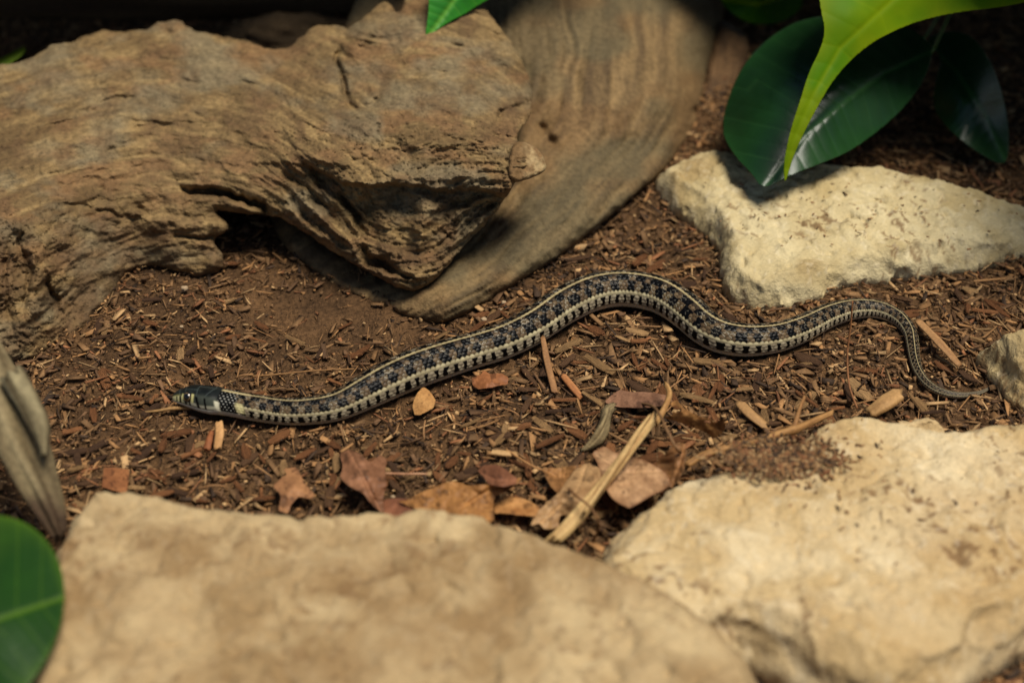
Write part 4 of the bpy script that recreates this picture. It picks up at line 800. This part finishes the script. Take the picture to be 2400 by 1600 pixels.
stick('wood_strip', 'pale upright wood chip below the snake chin', 'wood', [(513, 988, .010, 9), (515, 1015, .009, 11), (510, 1050, .005, 10)], srgb(160, 114, 66), srgb(198, 152, 98), 8, 20, .15, .6, flat=.4)
stick('wood_strip', 'rusty brown bark sliver next to the pale chip below the snake chin', 'wood', [(497, 1010, .006, 6), (490, 1030, .006, 9), (484, 1052, .004, 10)], srgb(112, 64, 34), srgb(146, 88, 50), 8, 20, .15, .6, flat=.4)
stick('wood_strip', 'narrow brown strip running out from under the middle of the snake', 'wood', [(1272, 790, .010, 6), (1284, 850, .007, 9), (1300, 920, .005, 8)], srgb(126, 88, 54), srgb(158, 116, 74), 8, 24, .15, .6, flat=.4)
stick('wood_strip', 'orange wood splinter next to the narrow brown strip', 'wood', [(1320, 880, .006, 8), (1340, 905, .006, 10), (1362, 932, .004, 8)], srgb(146, 92, 50), srgb(180, 124, 76), 8, 20, .15, .6, flat=.45)
stick('wood_strip', 'broad pale brown strip with split end right of the bark strip', 'wood', [(1735, 945, .006, 12), (1765, 975, .007, 14), (1795, 1000, .005, 12)], srgb(136, 100, 60), srgb(172, 132, 84), 10, 20, .2, .9, flat=.35)
stick('wood_strip', 'short cream wood chip in the middle of the mulch', 'wood', [(1152, 1060, .005, 9), (1180, 1062, .006, 10), (1212, 1064, .005, 8)], srgb(160, 122, 76), srgb(198, 160, 108), 8, 20, .15, .5, flat=.5)

# ------------------------------------------------------------------ loose wood chips: the large ones one by one
def chip_mesh(i, kind):
    r_ = np.random.default_rng(100 + i)
    n, m = 5, 3
    xs = np.linspace(-.5, .5, n); w = 1 - 0.5 * np.abs(xs * 2) ** r_.uniform(1.5, 5) * r_.uniform(0.4, 1.4); bend = r_.uniform(-.25, .25) * (xs ** 2) + 0.03 * r_.standard_normal(n)
    V = []
    for q in range(n):
        jw = r_.uniform(.8, 1.15, 2); h = .5 * r_.uniform(.6, 1.1)
        V += [(xs[q] + r_.normal(0, .03), -.5 * w[q] * jw[0], bend[q] - h * .4), (xs[q] + r_.normal(0, .03), .5 * w[q] * jw[1], bend[q] - h * .4), (xs[q], .42 * w[q] * jw[1], bend[q] + h), (xs[q], -.42 * w[q] * jw[0], bend[q] + h * r_.uniform(.5, 1.1))]
    V = np.array(V); F = [(3, 2, 1, 0), (4 * n - 4, 4 * n - 3, 4 * n - 2, 4 * n - 1)]
    for q in range(n - 1):
        for e in range(4): F.append((4 * q + e, 4 * q + (e + 1) % 4, 4 * q + 4 + (e + 1) % 4, 4 * q + 4 + e))
    base = {'orange': (srgb(112, 72, 42), srgb(146, 98, 60)), 'pale': (srgb(136, 104, 66), srgb(176, 138, 92)), 'dark': (srgb(66, 46, 32), srgb(100, 72, 48))}[kind]
    c = mix(base[0], base[1], r_.random()) * r_.uniform(.85, 1.15, (len(V), 1))
    return mesh('wood_chip', V, F, c, MAT['chip_grain'], smooth_shade=False)
CH = {kd: [chip_mesh(10 * j + i, kd) for i in range(8)] for j, kd in enumerate(('orange', 'pale', 'dark'))}
INFO = {'orange': ('wood_chip', 'orange brown wood chip lying loose on the mulch', 'orange chips on the mulch'), 'pale': ('wood_splinter', 'pale straw coloured wood splinter lying loose on the mulch', 'pale splinters on the mulch'), 'dark': ('bark_sliver', 'dark brown bark sliver lying loose on the mulch', 'dark bark slivers on the mulch')}
def covered(u, v):
    c = np.zeros(np.shape(u), bool)
    for p in OCCLUDERS: c |= poly_sdf(u, v, p) > -6
    return c
cand_u = rng.uniform(20, 2390, 2600); cand_v = 560 + 660 * rng.random(2600) ** 0.75
Pc = at(cand_u, cand_v, 0.003)
ok = ~covered(cand_u, cand_v) & (near_snake(Pc[:, 0], Pc[:, 1]) > 0.006)
ok &= ~((cand_u < 160) & (cand_v > 780))
cand_u, cand_v, Pc = cand_u[ok], cand_v[ok], Pc[ok]
soft = np.exp(-(((cand_u - 780) / 260) ** 2 + ((cand_v - 740) / 90) ** 2)) > rng.random(len(cand_u)) * 1.1     # the raked bare patch
cand_u, cand_v, Pc = cand_u[~soft], cand_v[~soft], Pc[~soft]
for i in range(min(285, len(cand_u))):
    kd = rng.choice(['orange', 'pale', 'dark'], p=[.48, .22, .30]); nm, lb, gr = INFO[kd]
    L = rng.uniform(.007, .016) * (1.25 if cand_u[i] > 1100 else 0.9); w = L * rng.uniform(.16, .42)
    o_ = obj(nm, CH[kd][rng.integers(8)]); x, y, _ = Pc[i]
    o_.scale = (L, w, min(w * .55, .0016)); o_.location = (x, y, float(soil_height(np.array([x]), np.array([y]))[0]) + rng.uniform(.0022, .0042))
    o_.rotation_euler = (rng.normal(0, .22), rng.normal(0, .16), rng.uniform(0, 6.28)); 
    zu, zv = cand_u[i], cand_v[i]
    where = ('near the tail of the snake' if zu > 1950 else 'between the snake and the pitted slab' if (zu > 1450 and zv < 760) else 'under the driftwood log' if zv < 790 else 'beside the fallen leaves' if (700 < zu < 1700 and zv > 1030) else 'near the snake head' if zu < 700 and zv < 1060 else 'by the tan slab' if zu < 700 else 'just in front of the snake body')
    tag(o_, lb.replace('on the mulch', 'on mulch ' + where), 'wood chip', gr + ' ' + where)
# some straws
for i in range(26):
    u, v = rng.uniform(300, 2300), rng.uniform(640, 1180)
    p = at(u, v, .004)
    if covered(np.array([u]), np.array([v]))[0] or near_snake(np.array([p[0]]), np.array([p[1]]))[0] < .02: continue
    a = rng.uniform(0, 6.28); l = rng.uniform(25, 75); du, dv = math.cos(a) * l / 2, math.sin(a) * l / 3
    stick('straw', 'short thin dry straw scattered on the mulch', 'straw', [(u - du, v - dv, .003, 1.8), (u + rng.normal(0, 5), v + rng.normal(0, 4), .006, 2.0), (u + du, v + dv, .004, 1.4)], srgb(138, 98, 60), srgb(176, 134, 88), 5, 8, .1, group='straws on the mulch')
for (u, v, s_) in ((432, 672, 7), (1180, 705, 5), (1134, 745, 6), (1172, 722, 4), (920, 1160, 4), (425, 762, 4)):
    p = at(u, v, .004); r_ = s_ * .00024
    o_ = blob('pebble', (p[0], p[1], .003), (r_ * 1.2, r_, r_ * .8), MAT['stone'], srgb(150, 126, 96), .25, n=10, seed=u, col2=srgb(186, 162, 128)); tag(o_, 'tiny pale grit pebble on the mulch', 'pebble', 'grit pebbles on the mulch')

# ------------------------------------------------------------------ the mulch itself
def scatter(N, Lr, wr, th, zr, region, tiltsd, cols, wts, seed, snake_gap):
    r_ = np.random.default_rng(seed)
    x = r_.uniform(region[0], region[1], N); y = region[2] + (region[3] - region[2]) * r_.random(N) ** 1.15
    gap = near_snake(x, y)
    uu, vv, _ = project(np.stack([x, y, x * 0], -1))
    m = (gap > snake_gap) & (uu > -120) & (uu < 2520) & (vv > -120)
    bare = np.exp(-(((uu - 780) / 280) ** 2 + ((vv - 740) / 100) ** 2)); m &= r_.random(N) > bare * 0.85
    x, y = x[m], y[m]; N = len(x)
    L = (Lr[0] + (Lr[1] - Lr[0]) * r_.random(N) ** 1.5) * np.where(uu[m] > 1100, 1.12, .9); w = L * r_.uniform(*wr, N); h = np.minimum(w * .6, th)
    T8 = np.array([[-1, -1, -1], [1, -1, -1], [1, 1, -1], [-1, 1, -1], [-1, -1, 1], [1, -1, 1], [1, 1, 1], [-1, 1, 1]]) * .5
    V = T8[None] * np.stack([L, w, h], -1)[:, None] * r_.uniform(.55, 1.15, (N, 8, 3))
    tp = np.where(r_.random(N) < .5, r_.uniform(.15, .6, N), 1.0); V[:, [1, 2, 5, 6], 1] *= tp[:, None]
    a = r_.uniform(0, 6.283, N); b = r_.normal(0, tiltsd, N); c = r_.normal(0, tiltsd * 1.3, N)
    X, Y, Z = V[..., 0], V[..., 1], V[..., 2]
    cb, sb_ = np.cos(c)[:, None], np.sin(c)[:, None]; Y, Z = Y * cb - Z * sb_, Y * sb_ + Z * cb
    cb, sb_ = np.cos(b)[:, None], np.sin(b)[:, None]; X, Z = X * cb - Z * sb_, X * sb_ + Z * cb
    cb, sb_ = np.cos(a)[:, None], np.sin(a)[:, None]; X, Y = X * cb - Y * sb_, X * sb_ + Y * cb
    zz = soil_height(x, y) + r_.uniform(*zr, N)
    V = np.stack([X + x[:, None], Y + y[:, None], Z + zz[:, None]], -1).reshape(-1, 3)
    F6 = np.array([[0, 3, 2, 1], [4, 5, 6, 7], [0, 1, 5, 4], [1, 2, 6, 5], [2, 3, 7, 6], [3, 0, 4, 7]])
    F = (F6[None] + 8 * np.arange(N)[:, None, None]).reshape(-1, 4)
    ci = r_.choice(len(cols), N, p=wts); C = np.array(cols)[ci] * r_.uniform(.6, 1.25, (N, 1)); C = np.repeat(C, 8, 0) * r_.uniform(.9, 1.1, (N * 8, 1))
    return V, F, C
MC = [srgb(128, 96, 62), srgb(152, 112, 70), srgb(106, 78, 52), srgb(180, 144, 98), srgb(66, 50, 36), srgb(138, 92, 58)]
parts = [scatter(31000, (.0024, .0135), (.12, .40), .0012, (.0002, .0034), (-.5, .5, -.27, .62), .26, MC, [.30, .20, .22, .10, .10, .08], 21, .0005),
         scatter(48000, (.0014, .0038), (.25, .8), .0010, (-.0002, .0030), (-.45, .45, -.25, .50), .4, MC, [.28, .22, .22, .10, .10, .08], 22, -.0015),
         scatter(20000, (.004, .018), (.03, .09), .0008, (.0012, .0042), (-.5, .5, -.27, .62), .16, MC, [.28, .20, .20, .14, .10, .08], 23, .001)]
off = 0; Vl, Fl, Cl = [], [], []
for V, F, C in parts: Vl.append(V); Fl.append(F + off); Cl.append(C); off += len(V)
mulch = obj('wood_mulch', mesh('wood_mulch', np.vstack(Vl), np.vstack(Fl), np.vstack(Cl), MAT['chip'], smooth_shade=False))
mulch['kind'] = 'stuff'; tag(mulch, 'brown shredded wood mulch covering the soil', 'mulch')
# crumbs of soil lying on the slabs
def crumbs(name, label, fn, N, uvr, seed, size=(.0006, .0024), mask=None):
    r_ = np.random.default_rng(seed); u = r_.normal(uvr[0], uvr[1], N); v = r_.normal(uvr[2], uvr[3], N)
    p = at(u, v, .028); x, y = p[:, 0], p[:, 1]; z = fn(x, y, np.full(N, .05))
    L = r_.uniform(*size, N); T8 = np.array([[-1, -1, -1], [1, -1, -1], [1, 1, -1], [-1, 1, -1], [-1, -1, 1], [1, -1, 1], [1, 1, 1], [-1, 1, 1]]) * .5
    a = r_.uniform(0, 6.28, N); V = T8[None] * np.stack([L * r_.uniform(.6, 2.4, N), L * .6, L * .4], -1)[:, None] * r_.uniform(.5, 1.2, (N, 8, 3))
    X = V[..., 0] * np.cos(a)[:, None] - V[..., 1] * np.sin(a)[:, None]; Y = V[..., 0] * np.sin(a)[:, None] + V[..., 1] * np.cos(a)[:, None]
    V = np.stack([X + x[:, None], Y + y[:, None], V[..., 2] + (z + L * .12)[:, None]], -1).reshape(-1, 3)
    F6 = np.array([[0, 3, 2, 1], [4, 5, 6, 7], [0, 1, 5, 4], [1, 2, 6, 5], [2, 3, 7, 6], [3, 0, 4, 7]])
    C = np.repeat(np.array(MC)[r_.choice(6, N)] * .8, 8, 0)
    o_ = obj(name, mesh(name, V, (F6[None] + 8 * np.arange(N)[:, None, None]).reshape(-1, 4), C, MAT['chip'], smooth_shade=False)); o_['kind'] = 'stuff'; tag(o_, label, 'soil')
crumbs('soil_crumbs', 'dark soil crumbs spilled on the pale slab back edge', rs_top, 1500, (1830, 75, 1085, 26), 5)
crumbs('soil_crumbs', 'sparse soil crumbs dotted over the pale slab', rs_top, 90, (2030, 170, 1180, 90), 6, (.0005, .0016))
crumbs('soil_crumbs', 'brown debris sprinkled on the pitted slab', bs_top, 130, (2000, 190, 465, 40), 8, (.0005, .0018))
